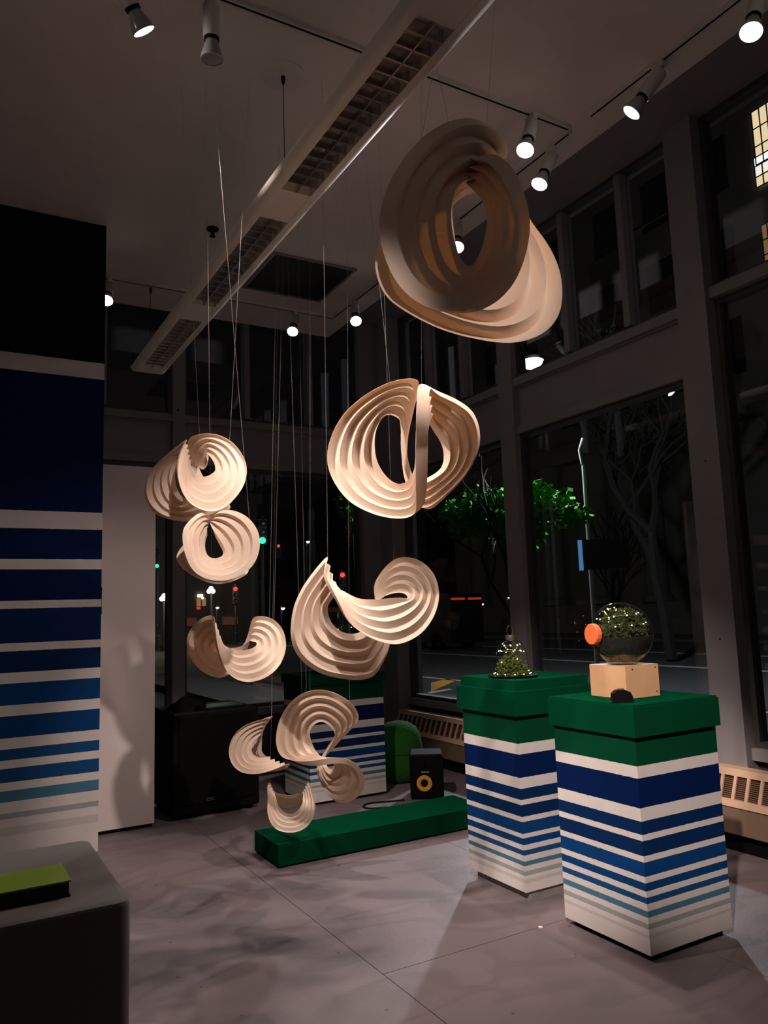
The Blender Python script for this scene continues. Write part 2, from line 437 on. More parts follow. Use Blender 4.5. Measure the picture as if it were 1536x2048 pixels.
SCULPT = {
    'S7': (4.05, [-1.7687, -1.1353, -1.7749, 519.2315, 1498.2314, 67.6231, 0.1204, 0.1385, 0.3942, 0.9964, 0.0451, -0.0267, 0.0334, -0.0658, 0.0742, -0.0657, -0.1033, 0.0059, 0.0506, 0.0286, -0.0296, -0.0213]),
}
# paper rims traced from the photograph: (x, y, depth) in the units of an enlarged crop; depth is away from the camera
LOFT = {
 'S1': dict(off=(730, 200), sc=3.657, D=3.20, h=.115, outer=[(850,415,-150),(945,393,-330),(1070,480,-480),(1155,650,-560),(1210,880,-580),(1180,1120,-560),(1080,1360,-520),(900,1520,-480),(700,1565,-460),(480,1530,-450),(290,1410,-450),(165,1210,-450),(103,960,-450),(130,740,-430),(240,490,-380),(430,265,-300),(640,147,-200),(830,140,-60),(970,235,60),(1010,310,180),(965,385,250),(760,430,360),(520,490,430),(330,610,480),(190,800,500),(100,1050,430),(70,1210,330),(140,1420,200),(300,1550,100),(560,1680,40),(830,1752,20),(1080,1778,80),(1290,1715,200),(1410,1590,330),(1445,1420,450),(1420,1230,520),(1330,1040,540),(1215,890,520),(1110,690,430),(1010,520,250),(910,430,30)],
   inner=[(800,640,-60),(860,690,-100),(920,760,-130),(938,830,-150),(935,900,-160),(915,1020,-160),(880,1130,-150),(830,1235,-140),(775,1260,-130),(730,1240,-130),(695,1165,-130),(665,1060,-130),(645,940,-130),(638,850,-120),(640,760,-110),(650,700,-90),(690,660,-60),(740,640,-20),(775,625,20),(810,625,60),(790,630,90),(740,640,110),(690,680,120),(640,740,140),(615,820,150),(608,900,150),(612,990,130),(630,1080,110),(655,1160,90),(690,1235,70),(770,1300,60),(840,1290,80),(890,1235,105),(930,1150,130),(950,1070,145),(962,980,160),(965,890,160),(950,800,155),(910,710,140),(860,650,100),(820,630,20)]),
 'S2': dict(off=(640, 740), sc=4.518, D=3.75, h=.095, outer=[(900,125,-250),(1060,190,-60),(1250,275,80),(1390,390,150),(1448,580,180),(1420,760,180),(1310,960,150),(1150,1130,100),(1000,1260,120),(900,1200,300),(800,950,430),(790,650,450),(850,350,400),(900,130,260),(830,76,120),(620,115,20),(390,240,-40),(190,430,-60),(75,690,-60),(85,920,-80),(240,1165,-130),(480,1300,-200),(720,1345,-270),(850,1310,-340),(870,1230,-440),(865,1050,-530),(865,800,-570),(868,550,-560),(872,330,-470)], hm={24: 1.6, 25: 2.0, 26: 2.1, 27: 2.1, 28: 2.1, 0: 2.0},
   inner=[(940,420,-100),(980,470,-20),(1030,560,40),(1080,630,70),(1115,720,80),(1118,820,80),(1085,900,60),(1000,960,50),(900,1000,70),(840,960,130),(795,820,170),(775,700,180),(765,560,160),(720,440,110),(620,400,60),(560,440,20),(515,520,-10),(493,620,-20),(500,760,-30),(530,860,-40),(600,965,-60),(690,1028,-90),(770,1020,-120),(830,960,-150),(855,880,-170),(862,800,-190),(865,720,-195),(865,620,-180),(890,500,-150)]),
 'S3': dict(off=(270, 850), sc=5.689, D=3.75, h=.075, outer=[(595,160,-50),(545,260,-200),(505,400,-300),(490,540,-360),(515,700,-400),(590,850,-430),(710,945,-440),(860,985,-430),(1010,950,-400),(1140,830,-350),(1235,690,-300),(1272,530,-240),(1240,380,-180),(1130,220,-110),(980,125,-50),(820,95,30),(665,122,100),(610,168,220),(590,300,330),(680,560,400),(880,780,380),(1085,910,300),(1040,990,200),(880,1070,120),(640,1100,80),(430,1080,80),(260,1025,100),(140,900,130),(108,740,170),(160,550,180),(290,400,150),(440,275,80)],
   inner=[(640,400,-20),(635,420,-40),(632,440,-60),(640,470,-80),(665,510,-95),(705,550,-110),(750,580,-112),(795,590,-110),(840,575,-100),(880,550,-85),(905,530,-70),(915,500,-55),(905,440,-40),(870,380,-25),(840,345,0),(800,325,20),(832,430,45),(800,490,80),(765,508,105),(700,465,112),(640,470,110),(605,560,100),(590,660,90),(590,740,80),(588,800,70),(572,842,60),(510,790,50),(468,690,60),(455,570,60),(480,460,50),(550,405,30),(605,390,10)]),
 'S4': dict(off=(270, 850), sc=5.689, D=3.60, h=.075, outer=[(890,1060,-40),(960,982,-120),(1080,968,-200),(1200,1000,-270),(1310,1075,-320),(1395,1200,-360),(1422,1340,-380),(1400,1480,-390),(1340,1600,-400),(1220,1700,-400),(1060,1765,-400),(900,1770,-400),(760,1730,-390),(650,1640,-370),(580,1500,-340),(545,1350,-300),(545,1200,-250),(600,1110,-190),(700,1020,-120),(800,990,-20),(832,1040,60),(760,1120,160),(640,1260,260),(520,1400,290),(468,1500,220),(500,1585,170),(620,1690,120),(780,1772,80),(900,1807,60),(1050,1797,80),(1180,1750,140),(1280,1690,220),(1290,1620,300),(1200,1480,340),(1060,1300,300),(950,1150,200),(895,1080,60)],
   inner=[(885,1110,-10),(890,1180,-30),(905,1240,-50),(925,1290,-70),(955,1350,-85),(985,1400,-95),(1005,1450,-100),(1000,1480,-105),(980,1500,-105),(940,1515,-105),(900,1520,-105),(860,1510,-105),(825,1485,-100),(805,1440,-95),(796,1390,-85),(797,1340,-75),(808,1290,-60),(825,1250,-45),(810,1225,-30),(775,1200,0),(800,1160,20),(790,1180,60),(770,1240,85),(762,1320,90),(765,1400,80),(785,1470,70),(820,1530,60),(870,1550,50),(920,1555,50),(970,1545,60),(1020,1510,80),(1035,1450,100),(1015,1390,110),(975,1300,110),(930,1220,95),(900,1160,60),(886,1120,20)]),
 'S5': dict(off=(360, 1210), sc=6.678, D=4.10, h=.075, outer=[(440,140,0),(470,300,-250),(500,520,-400),(560,740,-450),(672,940,-420),(900,1030,-350),(1160,960,-250),(1340,790,-120),(1415,560,0),(1370,330,80),(1230,185,120),(1060,150,150),(965,190,250),(915,400,380),(840,650,450),(700,880,420),(540,972,350),(330,905,280),(160,740,200),(88,520,120),(130,350,60),(260,195,20)],
   inner=[(560,490,-20),(585,530,-60),(620,555,-90),(660,575,-110),(720,595,-120),(790,605,-120),(880,600,-100),(970,575,-60),(1025,530,0),(1010,495,30),(970,490,50),(930,475,60),(895,500,90),(850,535,110),(800,560,120),(740,572,120),(670,575,115),(580,570,100),(510,565,70),(480,545,30),(490,525,0),(525,505,-10)]),
 'S9': dict(off=(450, 1360), sc=4.955, D=4.62, h=.07, outer=[(440,1012,0),(420,1060,-40),(425,1180,-120),(420,1300,-190),(450,1410,-240),(510,1480,-270),(600,1510,-280),(700,1508,-280),(790,1470,-260),(860,1390,-230),(893,1290,-180),(885,1180,-110),(855,1070,-40),(820,1000,0),(805,1060,60),(790,1150,150),(720,1240,230),(630,1268,250),(545,1255,230),(500,1180,150),(478,1090,60)],
   inner=[(490,1130,0),(500,1150,-30),(510,1180,-60),(518,1220,-90),(535,1255,-110),(565,1290,-125),(610,1322,-130),(670,1325,-130),(715,1300,-125),(750,1255,-110),(768,1210,-85),(772,1170,-55),(775,1140,-25),(770,1115,0),(755,1120,30),(735,1130,60),(700,1138,90),(640,1142,100),(580,1138,90),(530,1128,60),(500,1118,30)]),
 'S6': dict(off=(560, 1090), sc=4.518, D=3.70, h=.075, outer=[(440,95,0),(405,230,-120),(445,345,-230),(530,510,-330),(620,690,-380),(730,785,-390),(860,858,-370),(1040,900,-330),(1180,860,-290),(1290,785,-240),(1375,675,-190),(1425,550,-140),(1437,430,-90),(1400,280,-30),(1300,165,30),(1170,110,90),(1050,123,150),(950,200,220),(860,330,290),(850,420,330),(880,600,360),(960,800,340),(985,930,280),(930,1060,220),(840,1190,160),(690,1220,130),(540,1203,120),(400,1172,120),(270,1105,130),(160,1000,140),(105,870,150),(98,740,150),(125,560,140),(200,390,110),(300,245,60),(380,150,20)],
   inner=[(520,400,-20),(545,405,-50),(575,418,-80),(615,440,-110),(665,465,-130),(725,487,-145),(795,492,-150),(870,492,-145),(940,487,-135),(1010,480,-120),(1070,476,-100),(1120,480,-80),(1150,480,-55),(1150,460,-30),(1125,440,0),(1085,430,35),(1030,435,65),(975,450,95),(920,475,120),(880,510,135),(860,560,140),(850,620,135),(830,680,120),(790,740,105),(730,785,95),(670,802,85),(610,800,80),(560,785,75),(515,757,75),(475,715,75),(448,670,75),(432,610,70),(432,555,60),(450,520,45),(475,490,25),(500,440,0)]),
 'S8': dict(off=(450, 1360), sc=4.955, D=4.20, h=.075, outer=[(600,780,-60),(750,805,-160),(900,795,-230),(1050,770,-260),(1200,780,-250),(1320,850,-210),(1385,980,-170),(1365,1090,-140),(1290,1180,-110),(1200,1218,-70),(1100,1205,-20),(1010,1120,40),(950,1000,100),(925,900,150),(950,830,190),(1010,740,220),(1090,660,210),(1150,590,180),(1240,500,150),(1325,390,120),(1290,275,90),(1200,190,60),(1080,125,40),(950,97,20),(830,112,0),(710,170,-20),(610,270,-30),(545,390,-40),(510,520,-40),(508,640,-40),(540,735,-40)], hm={1: 1.7, 2: 2.0, 3: 2.0, 4: 1.6},
   inner=[(890,690,-30),(915,720,-50),(940,750,-70),(980,765,-80),(1020,775,-80),(1050,790,-70),(1075,815,-60),(1080,845,-45),(1070,870,-30),(1055,885,-10),(1035,880,10),(1015,860,30),(1000,830,50),(990,800,60),(990,770,70),(1000,735,75),(1025,690,75),(1055,640,70),(1080,590,60),(1090,545,50),(1080,510,45),(1060,480,35),(1020,440,25),(970,415,15),(920,420,5),(880,445,0),(855,480,-5),(842,520,-8),(842,560,-10),(855,610,-15),(870,650,-20)]),
}

# ================================================================== PAPER SCULPTURES
LBL = {
 'S1': 'large cream paper sculpture, the topmost and biggest, a pleated loop with oval opening',
 'S2': 'cream pleated paper sculpture with a straight vertical band crossing its front, below the largest',
 'S3': 'pleated cream paper sculpture hanging highest on the left, with slit openings',
 'S4': 'small round pleated paper ring sculpture directly under the left highest one',
 'S5': 'pleated paper saddle sculpture with two lobes like a U, left column above the crescent',
 'S6': 'wide cream pleated paper sculpture with pointed left tip and curled right lobe',
 'S7': 'small crescent shaped pleated paper sculpture beside the figure-eight one',
 'S8': 'twisted figure-eight pleated paper sculpture hanging before the striped rear pedestal',
 'S9': 'smallest pleated paper sculpture, cup shaped with two horns, just over the green box'}
NTH, NST = 220, 8
SVERTS = {}
def sculpture(n):
    depth, q = SCULPT[n]
    rx, ry, rz, cx, cy, s, b0, b1, ri, cz, h, e1, e2, e3, e4, e5, e6, g1, g2, g3, k1, k2 = q
    ri = min(max(ri, .08), .6)
    th = np.linspace(0, 2 * np.pi, NTH, endpoint=False)
    t = np.linspace(0, 1, NST + 1); r = ri + (1 - ri) * t
    zig = np.where(np.arange(NST + 1) % 2 == 0, 1.0, -1.0)
    b = np.clip(b0 + b1 * (r - 1), 0, .6)[:, None]; a = 1 - b
    X = a * np.cos(th) + b * np.cos(3 * th) + e1 * np.cos(2 * th) + e6 * np.sin(2 * th)
    Y = a * np.sin(th) - b * np.sin(3 * th) + e2 * np.sin(2 * th)
    Z = 2 * np.sqrt(a * b) * np.sin(2 * th) * cz + e3 * np.cos(2 * th) + e4 * np.cos(3 * th) + e5 * np.sin(3 * th) + k1 * np.sin(4 * th) + k2 * np.cos(4 * th)
    P = np.stack([X, Y, Z], -1); P /= np.linalg.norm(P, axis=-1, keepdims=True)
    dP = np.roll(P, -1, 1) - np.roll(P, 1, 1); nn = np.cross(P, dP); nn /= np.linalg.norm(nn, axis=-1, keepdims=True) + 1e-9
    Q = P * r[:, None, None] + nn * (h * zig)[:, None, None] + np.array([g1, g2, g3]) * (1 - r)[:, None, None]
    c_, s_ = np.cos, np.sin
    Rm = np.array([[c_(rz), -s_(rz), 0], [s_(rz), c_(rz), 0], [0, 0, 1]]) @ np.array([[c_(ry), 0, s_(ry)], [0, 1, 0], [-s_(ry), 0, c_(ry)]]) @ np.array([[1, 0, 0], [0, c_(rx), -s_(rx)], [0, s_(rx), c_(rx)]])
    Q = Q @ Rm.T * (s * depth / FPX)
    ctr = OO + ray(cx, cy) * depth
    W = Q[..., 0:1] * RR - Q[..., 1:2] * UU + Q[..., 2:3] * FF           # offsets in the room
    sheet(n, W.reshape(-1, 3), ctr)
def spline(C, u):
    C = np.asarray(C, float); k = len(C)
    i = np.floor(u).astype(int) % k; t = (u - np.floor(u))[:, None]
    p0, p1, p2, p3 = C[(i - 1) % k], C[i], C[(i + 1) % k], C[(i + 2) % k]
    return .5 * (2 * p1 + (p2 - p0) * t + (2 * p0 - 5 * p1 + 4 * p2 - p3) * t ** 2 + (3 * p1 - p0 - 3 * p2 + p3) * t ** 3)
def lofted(n):
    g = LOFT[n]; D0 = g['D']
    out, inn = np.array(g['outer'], float), np.array(g['inner'], float)
    def room(C):
        C = np.asarray(C)
        px, py = g['off'][0] + C[:, 0] / g['sc'], g['off'][1] + C[:, 1] / g['sc']
        dep = D0 + C[:, 2] / g['sc'] * D0 / FPX
        return np.array([OO + ray(x, y) * d for x, y, d in zip(px, py, dep)])
    A, B = room(out), room(inn)
    # even steps along the outer rim
    uf = np.linspace(0, len(out), 1200, endpoint=False); pf = spline(A, uf)
    L = np.r_[0, np.cumsum(np.linalg.norm(np.diff(np.vstack([pf, pf[:1]]), axis=0), axis=1))]
    u = np.interp(np.linspace(0, L[-1], NTH, endpoint=False), L, np.r_[uf, len(out)])
    def relax(P, k):
        for _ in range(k): P = .5 * P + .25 * (np.roll(P, 1, 0) + np.roll(P, -1, 0))
        return P
    PA, PB = relax(spline(A, u), 4), relax(spline(B, u), 10)
    ctr = PA.mean(0); R = np.linalg.norm(PA - PB, axis=1).mean() / .7
    rows = []
    dth = np.roll(PA, -2, 0) - np.roll(PA, 2, 0) + np.roll(PB, -2, 0) - np.roll(PB, 2, 0)
    nn = np.cross(dth, PA - PB); nn /= np.linalg.norm(nn, axis=1, keepdims=True) + 1e-9
    nn = relax(nn, 6); nn /= np.linalg.norm(nn, axis=1, keepdims=True) + 1e-9
    hm = np.ones(len(out))
    for k_, v_ in g.get('hm', {}).items(): hm[k_] = v_
    hv = relax(spline(hm[:, None], u), 3)
    for i in range(NST + 1):
        t = i / NST
        zz = 0.0 if (NST - i) % 2 == 0 else 1.0
        rows.append(PB * (1 - t) + PA * t + nn * hv * (g['h'] * R * zz))
    sheet(n, (np.array(rows) - ctr).reshape(-1, 3), ctr)
def sheet(n, V, ctr):
    SVERTS[n] = V + ctr
    faces = []
    for i in range(NST):
        for j in range(NTH):
            k = (j + 1) % NTH
            faces.append((i * NTH + j, i * NTH + k, (i + 1) * NTH + k, (i + 1) * NTH + j))
    me = bpy.data.meshes.new('paper_sculpture'); me.from_pydata(V.tolist(), [], faces); me.update()
    me.materials.append(m_paper)
    me.polygons.foreach_set('use_smooth', [True] * len(me.polygons))
    at = me.attributes.new('sharp_edge', 'BOOLEAN', 'EDGE')
    sh = [abs(e.vertices[0] - e.vertices[1]) in (1, NTH - 1) and (e.vertices[0] // NTH == e.vertices[1] // NTH) for e in me.edges]
    at.data.foreach_set('value', sh)
    o = link('paper_sculpture', me, None, tuple(ctr))
    md = o.modifiers.new('thickness', 'SOLIDIFY'); md.thickness = 0.0012; md.offset = 0
    tag(o, LBL[n], 'sculpture', 'pleated paper sculptures hanging on threads')
for n in sorted(list(SCULPT) + list(LOFT)): (sculpture if n in SCULPT else lofted)(n)

# ---- hanging threads: bottom pixel on the sculpture, a second pixel higher on the thread
m_thread = plain('nylon_thread', (0.22, 0.22, 0.22, 1), 0.25, spec=0.8)
THREADS = [('S3', (421, 868), (416, 520)), ('S3', (397, 890), (389, 678)), ('S3', (461, 875), (473, 635)), ('S5', (424, 1232), (422, 1040)),
           ('S5', (540, 1236), (515.6, 600)), ('S4', (497, 1040), (477, 776)), ('S7', (543, 1436), (563, 635)), ('S8', (606, 1400), (579, 620)),
           ('S8', (620, 1390), (620, 600)), ('S6', (663, 1117), (645, 600)), ('S8', (700, 1405), (695, 600)), ('S2', (775, 760), (762, 600)),
           ('S2', (842, 768), (843, 640)), ('S6', (787, 1120), (784, 1036)), ('S1', (893, 243), (870, 110)), ('S1', (972, 255), (975, 225)),
           ('S1', (848, 275), (848, 220)), ('S9', (541, 1566), (547, 1147)), ('S9', (616, 1563), (611, 1300))]
for i, (n, p0, p1) in enumerate(THREADS):
    V = SVERTS[n]
    d = V - OO; wv = d @ FF
    u = 768 + FPX * (d @ RR) / wv; v = 1024 - FPX * (d @ UU) / wv
    k = int(np.argmin((u - p0[0]) ** 2 + (v - p0[1]) ** 2 + 0.05 * v))
    B = V[k]
    nrm = np.cross(B - OO, ray(*p1)); nxy = nrm[:2]
    T = np.array([B[0], B[1], ZC])
    T[:2] -= nxy * (nrm @ (T - OO)) / (nxy @ nxy)
    if np.hypot(*(T[:2] - B[:2])) > .35: T[:2] = B[:2]
    fz = (3.54 - B[2]) / (ZC - B[2]); xz = B[0] + (T[0] - B[0]) * fz        # keep clear of the long light
    if 1.28 < xz < 1.62: T[0] += (1.625 - xz) / fz
    nm = {'S1': 'largest topmost', 'S2': 'vertical-banded', 'S3': 'highest left', 'S4': 'small round left', 'S5': 'two-lobed left', 'S6': 'wide pointed', 'S7': 'small crescent', 'S8': 'figure-eight', 'S9': 'smallest cup-shaped'}[n]
    o = MB().tube([(0, 0, 0), tuple(T - B)], 0.0006, 5).build('thread', m_thread, None, False, tuple(B))
    mates = sorted(p_[0] for n_, p_, _ in THREADS if n_ == n); k_ = mates.index(p0[0])
    which = {1: 'only', 2: ('left', 'right')[k_ if len(mates) == 2 else 0], 3: ('left', 'middle', 'right')[k_ if len(mates) == 3 else 0]}[len(mates)]
    tag(o, 'thin clear thread, the %s one holding the %s paper sculpture' % (which, nm), 'thread', 'threads holding the paper sculptures')

# ================================================================== PEDESTALS
def ped_paint(name, H, k=1.0):
    ed = [.095, .110, .131, .151, .176, .200, .228, .253, .279, .309, .332, .390, .413, .474, .499, .551, .606, .723, .774, H + .1]
    cl = [WHITE, FAINT, WHITE, GTEAL, WHITE, LIGHTB, WHITE, BLUE2, WHITE, BLUE, WHITE, BLUE, WHITE, NAVY2, WHITE, NAVY2, WHITE, NAVY, WHITE, GREEN]
    return striped(name, H, [(e * k, c) for e, c in zip(ed, cl)])
# nearest pedestal
t = thing('display_pedestal', 'nearest striped blue and white pedestal with green top, carrying the wooden block', 'pedestal', (2.552, 2.378, 0))
W, Dp = .515, .497
MB().box(.03, W - .03, .03, Dp - .03, 0, .03).build('base', m_blackm, t)  # black inset block paints the shadow gap under the body
MB().box(0, W, 0, Dp, .03, .90).build('body', ped_paint('pedestal_paint', .9), t)
MB().box(-.016, W + .016, -.016, Dp + .016, .893, 1.017).build('cap', m_green, t)
MB().box(-.011, W + .011, -.011, Dp + .011, 1.017, 1.025).build('top_board', m_green, t)
# second pedestal
t = thing('display_pedestal', 'striped pedestal with stepped green top, carrying the glass bell jar', 'pedestal', (2.565, 3.165, 0))
W, Dp = .50, .47
MB().box(.03, W - .03, .012, Dp - .03, 0, .05).build('base', plain('scuffed_white', (0.30, 0.28, 0.27, 1), .7, noise=.6, nscale=20), t)
MB().box(0, W, 0, Dp, .05, .91).build('body', ped_paint('pedestal_paint_b', .91, 0.985), t)
MB().box(-.022, W + .022, -.022, Dp + .022, .902, 1.026).build('cap', m_green, t)
MB().box(-.002, W + .002, -.002, Dp + .002, 1.026, 1.078).build('top_board', m_green, t)
# rear pedestal
t = thing('display_pedestal', 'wide rear striped pedestal with green top, behind the twisted paper sculpture', 'pedestal', (2.505, 5.6, 0))
W, Dp = .664, .50
MB().box(.03, W - .03, .03, Dp - .03, 0, .022).build('base', m_blackm, t)
MB().box(0, W, 0, Dp, .022, .90).build('body', ped_paint('pedestal_paint_c', .9, 0.985), t)
MB().box(-.015, W + .015, -.015, Dp + .015, .90, .97).build('cap', m_green, t)
# low green box
t = thing('green_platform', 'long low dark green platform box lying on the floor', 'platform', (1.75, 4.385, 0))
MB().box(.01, 1.49, .01, .38, 0, .012).build('base', m_blackm, t)
MB().box(0, 1.50, 0, .388, .012, .13).build('box', m_green, t)

# ================================================================== TERRARIUMS
m_soil = plain('dark_soil', (0.003, 0.0026, 0.002, 1), .9, noise=.5, nscale=40, bump=.6, bscale=90)
m_moss = plain('moss', (0.13, 0.17, 0.02, 1), .8, noise=.75, nscale=30, ncol=(0.02, 0.035, 0.004, 1))
m_mossd = plain('dark_moss', (0.05, 0.075, 0.012, 1), .85, noise=.7, nscale=26, ncol=(0.008, 0.014, 0.003, 1))
m_gravel = plain('gravel', (0.13, 0.075, 0.05, 1), .8, noise=.6, nscale=60, bump=.7, bscale=110)
m_led = emit('warm_led', (1.0, 0.82, 0.40), 14)
m_wire = plain('copper_wire', (0.35, 0.25, 0.12, 1), .35, .8)
m_cork = plain('orange_lid', (0.85, 0.16, 0.045, 1), .6, noise=.15, nscale=15)
m_wood = plain('pale_wood', (0.66, 0.40, 0.22, 1), .6, noise=.25, nscale=12)
led_me = MB().lathe([(0, -.0026), (.0019, -.0018), (.0026, 0), (.0019, .0018), (0, .0026)], 8).data('bulb', m_led)
def tufts(name, mat, parent, pts, size, n_each=1, seed=1):
    rnd = random.Random(seed); b = MB()
    for p in pts:
        for _ in range(n_each):
            d = Vector((rnd.gauss(0, 1), rnd.gauss(0, 1), rnd.gauss(.5, .8))).normalized()
            s = d.cross(Vector((rnd.gauss(0, 1), rnd.gauss(0, 1), rnd.gauss(0, 1)))).normalized()
            L = size * rnd.uniform(.6, 1.4); w = L * .22
            p_ = Vector(p); mid = p_ + d * L * .6 + s.cross(d) * L * .15
            n = len(b.v)
            b.v += [tuple(p_ - s * w * .5), tuple(p_ + s * w * .5), tuple(mid + s * w), tuple(p_ + d * L), tuple(mid - s * w)]
            b.f.append((n, n + 1, n + 2, n + 3, n + 4))
    o = b.build(name, mat, parent); o['kind'] = 'stuff'
    return o
def leds(label, group, pts, loc):
    t = thing('fairy_lights', label, 'string light', loc)
    MB().tube([tuple(p) for p in pts], .0007, 4).build('wire', m_wire, t)
    for p in pts: link('bulb', led_me, t, tuple(p))
    return t
# round jar on the wooden block
GC = Vector((2.80, 2.65, 1.17)); GR = .148; GZ = .142
t = thing('terrarium', 'round glass globe terrarium with orange lid, on the pale wooden block', 'terrarium', tuple(GC))
prof = []
for k in range(25):
    a = -math.pi / 2 + math.pi * k / 24
    prof.append((max(0.0, GR * math.cos(a)), GZ + GR * math.sin(a)))
prof = [(0, .004)] + [(.07, .004)] + [p for p in prof if p[1] > .012 and p[0] > 0] + [(0, GZ + GR)]
MB().lathe(prof, 40).build('glass_globe', m_tglass, t, True)
lid_dir = Vector((-.95, .10, .02)).normalized()
MT = Matrix.Translation(Vector((0, 0, GZ)) + lid_dir * (GR - .012)) @ frame_to(lid_dir)
MB().lathe([(.040, 0), (.040, .022)], 24, MT, cap=False).build('glass_neck', m_tglass, t, True)
MB().lathe([(0, .012), (.046, .012), (.049, .016), (.049, .036), (.046, .040), (0, .040)], 16, MT).build('lid', m_cork, t)['label'] = 'bright orange round lid'
inner = GR - .006
def bowl(z0, z1, mat, name):
    pr = [(0, z0)]
    for k in range(9):
        z = z0 + (z1 - z0) * k / 8
        pr.append((math.sqrt(max(1e-4, inner ** 2 - (z - GZ) ** 2)), z))
    pr.append((0, z1))
    return MB().lathe(pr, 32).build(name, mat, t, True)
bowl(.012, .048, m_gravel, 'gravel_layer'); bowl(.049, .128, m_soil, 'soil_layer')
rnd = random.Random(3); pts = []
while len(pts) < 1300:
    x, y, z = rnd.uniform(-inner, inner), rnd.uniform(-inner, inner), rnd.uniform(.112, .25)
    hgt = .17 + .075 * math.exp(-((x - .03) ** 2 + y ** 2) / .008) + .03 * math.sin(30 * x + 17 * y)
    if x * x + y * y + (z - GZ) ** 2 < (inner - .014) ** 2 and z < hgt: pts.append((x, y, z))
tufts('moss', m_mossd, t, pts, .018, 3, 5)
P_ = []
for k in range(26):
    a = k * .62; z = .15 + .115 * (k / 25)
    rr = math.sqrt(max(1e-4, (inner - .012) ** 2 - (z - GZ) ** 2)) * (.97 if k % 5 else .6)
    P_.append(Vector((rr * math.cos(a), rr * math.sin(a), z)))
leds('string of tiny warm bulbs coiled inside the round globe terrarium', None, P_, tuple(GC))
# wooden block (hollow box of four boards) with screws
t = thing('wooden_block', 'pale wooden block with dark screws under the globe terrarium', 'wooden block', (2.700, 2.545, 1.025))
MB().box(0, .215, 0, .018, 0, .145).build('board', m_wood, t)
MB().box(0, .018, .0185, .222, 0, .145).build('board', m_wood, t)
MB().box(.197, .215, .0185, .222, 0, .145).build('board', m_wood, t)
MB().box(.0185, .1965, .204, .222, 0, .145).build('board', m_wood, t)
MB().box(.0185, .1965, .0185, .2035, .12, .1445).build('board', m_wood, t)
for (x, z) in ((.045, .128), (.195, .130), (.195, .02)):
    MB().lathe([(0, 0), (.0035, 0), (.0035, .0015), (0, .0015)], 10, Matrix.Translation((x, .0, z)) @ frame_to((0, -1, 0))).build('screw', m_blackm, t)
# tape measure
t = thing('tape_measure', 'small black tape measure leaning against the wooden block', 'tape measure', (2.592, 2.474, 1.025), math.radians(-28)); t.scale = (1.22, 1.22, 1.12)
pr = [(-.032, 0), (.032, 0), (.036, .004), (.036, .022), (.028, .040), (.008, .050), (-.02, .048), (-.034, .036), (-.036, .006)]
MB().prism(pr, 'y', -.016, .016).build('case', m_black, t)
MB().prism([(-.016, .046), (.010, .048), (.008, .054), (-.014, .053)], 'y', -.006, .006).build('lock_button', plain('tape_brown', (0.10, 0.05, 0.025, 1), .6), t)
MB().box(-.044, -.036, -.008, .008, .002, .006).build('hook', plain('steel', (0.4, 0.4, 0.4, 1), .3, 1.0), t)
# bell jar on second pedestal
BC = Vector((2.715, 3.365, 1.0785))
t = thing('terrarium', 'glass bell jar terrarium with wire loop on a dark plate, on the stepped pedestal', 'terrarium', tuple(BC))
MB().lathe([(0, 0), (.09, 0), (.135, .008), (.137, .012), (.09, .007), (0, .007)], 36).build('plate', plain('dark_green_glass', (0.01, 0.03, 0.022, 1), .15), t, True)
bell = [(.110, .012), (.112, .016), (.098, .03), (.090, .05), (.086, .09), (.084, .12), (.076, .155), (.058, .182), (.034, .196), (.024, .199), (.024, .215)]
MB().lathe(bell, 40, cap=False).build('glass_bell', m_tglass, t, True)
MB().lathe([(0, .197), (.027, .197), (.029, .204), (.027, .222), (0, .222)], 24).build('metal_cap', plain('pewter', (0.35, 0.32, 0.28, 1), .35, .9), t, True)
lp = [(.0 + .020 * math.sin(a) - .003, 0, .247 - .028 * math.cos(a)) for a in [i * .35 for i in range(1, 18)]]
MB().tube([(-.006, 0, .222)] + lp, .0018, 6).build('wire_loop', plain('wire_steel', (0.45, 0.42, 0.38, 1), .3, 1.0), t, True)
rnd = random.Random(8); pts = []
while len(pts) < 750:
    x, y = rnd.uniform(-.085, .085), rnd.uniform(-.085, .085)
    if x * x + y * y < .078 ** 2:
        hgt = .03 + .10 * math.exp(-((x + .02) ** 2 + (y + .01) ** 2) / .0028) + .012 * math.sin(70 * x)
        pts.append((x, y, .010 + rnd.random() * hgt))
tufts('moss', m_moss, t, pts, .016, 3, 9)
MB().tube([(-.05, -.03, .02), (-.04, -.03, .07), (-.015, -.035, .105), (.02, -.03, .095), (.05, -.02, .05)], .0035, 6).build('twig', plain('twig', (0.22, 0.19, 0.05, 1), .8), t, True)
P_ = [Vector((.100 * math.cos(a * .52), .100 * math.sin(a * .52), .019)) for a in range(12)]
P_ += [Vector((.082 * math.cos(a * 1.1), .082 * math.sin(a * 1.1), .035 + .016 * a)) for a in range(5)]
P_ += [Vector((.068 * math.cos(a * .6), .068 * math.sin(a * .6), .135 + .004 * (a % 3))) for a in range(10)]
P_ += [Vector((.042 * math.cos(a * 1.0), .042 * math.sin(a * 1.0), .168)) for a in range(6)]
leds('string of warm bulbs coiled inside the glass bell jar', None, P_, tuple(BC))
